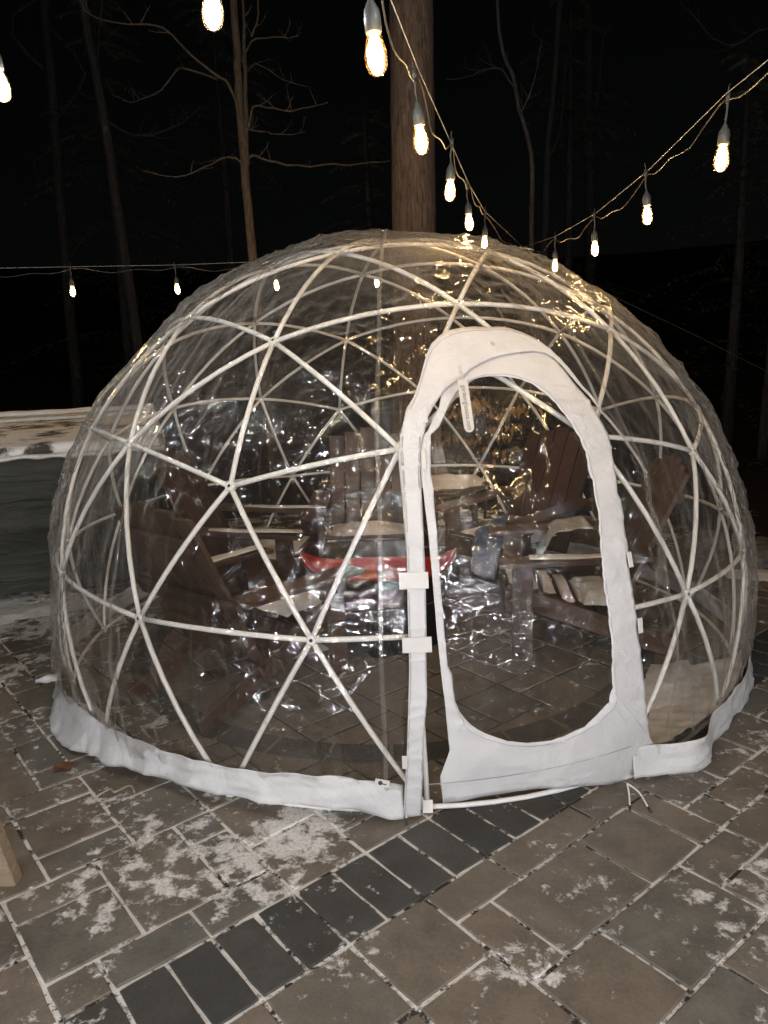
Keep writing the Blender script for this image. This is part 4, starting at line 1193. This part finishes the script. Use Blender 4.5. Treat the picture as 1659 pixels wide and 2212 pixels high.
# ================================================================ TREES
def twigs(mb, pts, rad, rn, n, L, sides=4, depth=1):
    P = [Vector(p) for p in pts]
    for _ in range(n):
        k = rn.randrange(1, len(P)); a = P[k - 1].lerp(P[k], rn.random())
        d = (P[k] - P[k - 1]).normalized()
        d = (d * .5 + Vector((rn.uniform(-1, 1), rn.uniform(-.8, .8), rn.uniform(-.2, 1)))).normalized()
        l = L * rn.uniform(.4, 1)
        q = [a]
        for s in range(3):
            d = (d + Vector((rn.uniform(-.3, .3), rn.uniform(-.3, .3), rn.uniform(-.1, .35)))).normalized(); q.append(q[-1] + d * l / 3)
        mb.tube(q, [rad, rad * .75, rad * .5, rad * .25], sides, False)
        if depth: twigs(mb, q, rad * .5, rn, 3, l * .45, 3, depth - 1)
def bare_tree(name, label, trunk, tr, branches, base, seed, mats, group=None, nt=5, tl=.3):
    t = empty(name, base); tag(t, label, 'tree', group)
    b0 = Vector(base); rn = random.Random(seed)
    pts = smooth_path(trunk, 4)
    n = len(pts); rad = [tr[0] + (tr[1] - tr[0]) * (k / (n - 1)) ** .8 for k in range(n)]
    pts = [p + Vector((rn.uniform(-1, 1), rn.uniform(-1, 1), 0)) * tr[0] * .12 - b0 for p in pts]
    MB().tube(pts, rad, 9).build('trunk', mats, t, True)
    m = MB()
    for br, r0, dy in branches:
        q = smooth_path([(p[0], p[1] + dy * (k / max(1, len(br) - 1)), p[2]) for k, p in enumerate(br)], 3); nn = len(q)
        q = [p + Vector((rn.uniform(-1, 1), rn.uniform(-1, 1), rn.uniform(-1, 1))) * .008 - b0 for p in q]
        m.tube(q, [r0 * (1 - .8 * k / nn) for k in range(nn)], 6, False)
        twigs(m, q, r0 * .35, rn, nt, tl)
    if branches: m.build('branches', mats, t, True)
    return t
# big furrowed trunk
def big_trunk():
    t = empty('large_tree', (.27, 5.0, -.05)); tag(t, 'thick straight tree trunk with furrowed bark rising behind the igloo', 'tree')
    n = 40; K = 60; v = []; f = []
    for k in range(K + 1):
        z = 9.0 * k / K; r = .262 - .006 * z + .16 * math.exp(-z / .35)
        for i in range(n):
            a = 2 * math.pi * i / n
            fur = .014 * abs(mnoise.noise(Vector((math.cos(a) * 6, math.sin(a) * 6, z * 1.1)))) + .008 * mnoise.noise(Vector((math.cos(a) * 14, math.sin(a) * 14, z * 3)))
            v.append(((r + fur) * math.cos(a) + .012 * z, (r + fur) * math.sin(a), z))
    for k in range(K):
        for i in range(n): f.append((k * n + i, k * n + (i + 1) % n, (k + 1) * n + (i + 1) % n, (k + 1) * n + i))
    mk('trunk', v, f, M['bark'], t, True)
    m = MB(); rn = random.Random(4)
    for k in range(9):
        a = rn.uniform(0, 6.28); z = rn.uniform(6.5, 8.9); q = [(.0, 0, z)]
        for s in range(4): q.append((math.cos(a) * .7 * (s + 1), math.sin(a) * .7 * (s + 1), z + .25 * (s + 1)))
        m.tube(smooth_path(q, 3), [.07 - .005 * j for j in range(13)], 6); twigs(m, q, .02, rn, 6, .8)
    m.build('branches', M['bark'], t, True)
big_trunk()
Y = 3.6
def yy(L): return [(x, Y, z) for x, z in L]
bare_tree('young_maple', 'slender two-stemmed bare tree with lit bark behind the left string lights', [(-1.24, Y, -.05), (-1.27, Y, 1.2), (-1.31, Y, 2.39), (-1.33, Y, 3.13), (-1.34, Y, 3.81), (-1.33, Y, 4.24), (-1.33, Y, 4.7), (-1.36, Y + .1, 6.2)], (.052, .03),
    [(yy([(-1.31, 3.3), (-1.29, 3.73), (-1.27, 4.32), (-1.25, 4.7), (-1.2, 6.0)]), .026, .1),
     (yy([(-1.33, 3.6), (-1.40, 3.97), (-1.53, 4.06), (-1.69, 4.18), (-1.92, 4.40), (-2.10, 4.40), (-2.35, 4.40), (-2.53, 4.48)]), .016, -.5),
     (yy([(-1.53, 4.06), (-1.82, 4.18), (-1.94, 4.2), (-2.08, 4.1), (-2.26, 4.03), (-2.48, 4.01), (-2.62, 4.09)]), .011, .5),
     (yy([(-1.32, 3.30), (-1.25, 3.4), (-1.12, 3.36), (-.84, 3.31), (-.49, 3.32), (-.27, 3.33), (.05, 3.36)]), .015, .3),
     (yy([(-1.33, 3.30), (-1.45, 3.36), (-1.68, 3.25), (-1.91, 3.16), (-2.13, 3.19)]), .012, -.4),
     (yy([(-1.27, 3.62), (-1.2, 3.78), (-1.07, 3.74), (-.82, 3.68), (-.6, 3.68), (-.49, 3.68)]), .012, -.5),
     (yy([(-1.27, 3.62), (-1.13, 3.62), (-.95, 3.62), (-.77, 3.67)]), .010, .4),
     (yy([(-1.29, 4.2), (-1.2, 4.39), (-1.11, 4.45), (-.94, 4.48), (-.79, 4.52)]), .012, .4),
     (yy([(-1.18, 4.4), (-1.1, 4.54), (-1.07, 4.69), (-1.0, 5.2)]), .010, -.3),
     (yy([(-1.25, 4.1), (-1.19, 4.21), (-1.09, 4.2), (-.96, 4.13), (-.75, 4.11)]), .009, .5)], (-1.24, Y, 0), 3, M['bark_thin'], None, 5, .24)
bare_tree('hook_tree', 'thin bare tree right of the large trunk, carrying the cable hook', [(1.23, 2.65, -.05), (1.23, 2.65, 1.2), (1.22, 2.65, 2.49), (1.21, 2.65, 3.1), (1.11, 2.65, 3.45), (1.06, 2.65, 3.69), (.95, 2.65, 4.03), (.9, 2.7, 5.2)], (.024, .012),
    [([(1.09, 2.65, 3.55), (1.0, 2.65, 3.76), (.87, 2.65, 3.82), (.72, 2.65, 3.79), (.55, 2.65, 3.81)], .009, .4), ([(1.12, 2.65, 3.42), (1.2, 2.65, 3.6), (1.24, 2.65, 3.85)], .007, -.3)], (1.23, 2.65, 0), 5, M['bark_far'], None, 5, .28)
G1 = 'bare trees in the dark wood'
bare_tree('woodland_tree', 'leaning pale thin tree at the far left of the dark wood', [(-3.2, 6, -.05), (-3.34, 6, 2.76), (-3.38, 6, 3.75), (-3.42, 6, 4.44), (-3.47, 6, 4.96), (-3.6, 6, 6.5)], (.075, .05),
    [([(-3.42, 6, 4.4), (-3.1, 6, 4.2), (-2.8, 6, 4.15), (-2.4, 6, 4.25), (-2.1, 6, 4.4)], .02, -.4), ([(-3.4, 6, 4.2), (-3.5, 6, 5.0), (-3.3, 6, 6.2)], .025, .3)], (-3.2, 6, 0), 8, M['bark_far'], G1, 6, .4)
bare_tree('woodland_tree', 'faint forked thin tree to the right of the large trunk', [(2.1, 7, -.05), (2.17, 7, 2.5), (2.19, 7, 3.51), (2.21, 7, 4.21), (2.29, 7, 5.06), (2.4, 7, 7)], (.06, .035),
    [([(2.2, 7, 3.9), (2.4, 7, 4.4), (2.5, 7, 5.4)], .025, .3)], (2.1, 7, 0), 9, M['bark_far'], G1, 6, .5)
bare_tree('woodland_tree', 'dim tree at the top right with one sagging branch', [(4.6, 5.4, -.05), (4.65, 5.4, 2.5), (4.6, 5.4, 4.5), (4.5, 5.4, 7)], (.07, .05),
    [([(4.6, 5.3, 4.5), (4.15, 5, 4.77), (3.82, 5, 4.62), (3.56, 5, 4.7), (3.3, 5, 4.98)], .016, 0)], (4.6, 5.4, 0), 10, M['bark_far'], G1, 6, .35)
for k, (x, y, r, lab) in enumerate(((-5.2, 8.5, .10, 'dim straight trunk far left in the dark wood behind the covered box'), (3.5, 9.5, .11, 'dim trunk deep in the wood right of the forked tree'))):
    rn = random.Random(k + 20); lean = rn.uniform(-.4, .4)
    bare_tree('woodland_tree', lab, [(x, y, 0), (x + lean * .3, y, 3), (x + lean * .6, y, 5.5), (x + lean, y, 9)], (r, r * .6),
        [([(x + lean * .3, y, 3 + q), (x + lean * .3 + rn.uniform(-1, 1), y, 3.6 + q), (x + lean * .4 + rn.uniform(-2, 2), y, 4.2 + q)], r * .3, rn.uniform(-1, 1)) for q in (0, 1., 2., 2.8)], (x, y, 0), k + 40, M['bark_far'], G1, 5, .6)
# hemlocks: layered drooping sprays of needles
def hemlock(x, y, h, rad, label, seed, z0=.6, n=90):
    t = empty('hemlock_tree', (x, y, 0)); tag(t, label, 'tree', 'hemlocks in the dark wood')
    rn = random.Random(seed)
    MB().tube([(0, 0, 0), (.03, 0, h * .5), (0, 0, h)], [.09, .06, .015], 7).build('trunk', M['bark_far'], t, True)
    v = []; f = []
    for _ in range(n):
        s = rn.random() ** .8; z = z0 + (h - z0) * s; R = rad * (1 - s * .85) * rn.uniform(.6, 1.1); a = rn.uniform(0, 6.28)
        ca, sa = math.cos(a), math.sin(a)
        for j in range(14):
            q = (j + 1) / 14
            base = Vector((ca * R * q, sa * R * q, z + R * (.18 * q - .42 * q * q)))
            for sd in (-1, 1):
                L = R * .34 * (1 - .6 * q) * rn.uniform(.6, 1.2)
                d = Vector((-sa * sd + ca * .7, ca * sd + sa * .7, rn.uniform(-.35, .05))).normalized()
                e = base + d * L
                wv = d.cross(Vector((0, 0, 1))).normalized() * .016
                for u in range(4):
                    p = base.lerp(e, (u + .3) / 4); tip = p + (d + wv * 40 * rn.choice((-1, 1))).normalized() * .07 + Vector((0, 0, rn.uniform(-.03, .01)))
                    b = len(v); v += [p - wv * .6, p + wv * .6, tip]; f.append((b, b + 1, b + 2))
    mk('crown', v, f, M['needles'], t)
hemlock(-3.9, 7.4, 6.5, 2.1, 'dark hemlock behind the covered box at the left', 1)
hemlock(-.25, 6.6, 4.6, 1.5, 'dark hemlock just left of the large trunk', 2)
hemlock(-2.6, 9.0, 7.5, 2.3, 'tall dark hemlock deep in the wood between the left trees', 3)
hemlock(2.7, 8.0, 6.8, 2.0, 'dark hemlock behind the thin hook tree', 4)
hemlock(4.4, 6.0, 5.0, 1.9, 'dark hemlock at the right behind the guy line', 5)
# beech sapling holding its dry leaves
def beech():
    t = empty('beech_sapling', (.82, 2.75, 0)); tag(t, 'beech sapling with dry tan leaves behind the igloo, seen through the door window', 'sapling')
    rn = random.Random(3); m = MB(); v = []; f = []
    stem = [(0, 0, -.05), (.03, 0, .6), (-.02, .03, 1.1), (.02, 0, 1.7)]
    m.tube(smooth_path(stem, 4), [.014 - .0009 * k for k in range(13)], 6)
    for _ in range(26):
        z = rn.uniform(.5, 1.65); a = rn.uniform(0, 6.28); L = rn.uniform(.25, .6)
        q = [Vector((0, 0, z))]
        for s in range(4): q.append(q[-1] + Vector((math.cos(a), math.sin(a), .25 - .15 * s)) * L / 4)
        m.tube(q, [.005, .004, .003, .002, .001], 4, False)
        for _k in range(8):
            p = q[rn.randrange(1, 5)] + Vector((rn.uniform(-.05, .05), rn.uniform(-.05, .05), 0))
            d = Vector((rn.uniform(-.5, .5), rn.uniform(-.5, .5), -1)).normalized(); s = Vector((rn.uniform(-1, 1), rn.uniform(-1, 1), .1)).normalized() * .022; l = rn.uniform(.07, .12)
            c = d.cross(s).normalized() * .012; b = len(v)
            v += [p, p + d * l * .4 + s, p + d * l * .4 + c, p + d * l * .4 - s, p + d * l]
            f += [(b, b + 1, b + 2), (b, b + 2, b + 3), (b + 1, b + 4, b + 2), (b + 2, b + 4, b + 3)]
    m.build('stems', M['bark_thin'], t, True); mk('leaves', v, f, M['dryleaf'], t)
beech()
# low dry wall stones at the right edge of the patio
rs = random.Random(8)
for k, (x, y, s) in enumerate(((2.62, 1.15, .17), (2.72, 1.42, .15), (2.4, 1.6, .16))):
    v = []; f = []; n = 10; K = 6
    for i in range(K + 1):
        ph = math.pi * i / K
        for j in range(n):
            a = 2 * math.pi * j / n; p = Vector((math.sin(ph) ** .7 * math.cos(a) if i not in (0, K) else 0, math.sin(ph) ** .7 * math.sin(a) if i not in (0, K) else 0, -math.cos(ph)))
            d = 1 + .3 * mnoise.noise(p * 1.4 + Vector((k * 5, 0, 0))); v.append((p.x * d * s * 1.3, p.y * d * s, p.z * d * s * .6))
    for i in range(K):
        for j in range(n): f.append((i * n + j, i * n + (j + 1) % n, (i + 1) * n + (j + 1) % n, (i + 1) * n + j))
    o = mk('edging_stone', v, f, M['rubble']); o.location = (x, y, s * .35 - .05); o.rotation_euler = (0, 0, rs.uniform(0, 3))
    tag(o, ('rough grey edging stone at the right picture edge behind the igloo', 'smaller edging stone just behind the one at the right picture edge', 'edging stone seen through the right side of the igloo film')[k], 'stone', 'edging stones at the back of the patio')
snow_blob('ground_snow', [(2.2, .75), (2.6, .6), (2.75, .75), (2.5, .95), (2.25, .95)], .02, 'small snow patch on the pavers at the right edge behind the igloo', 44, .002)
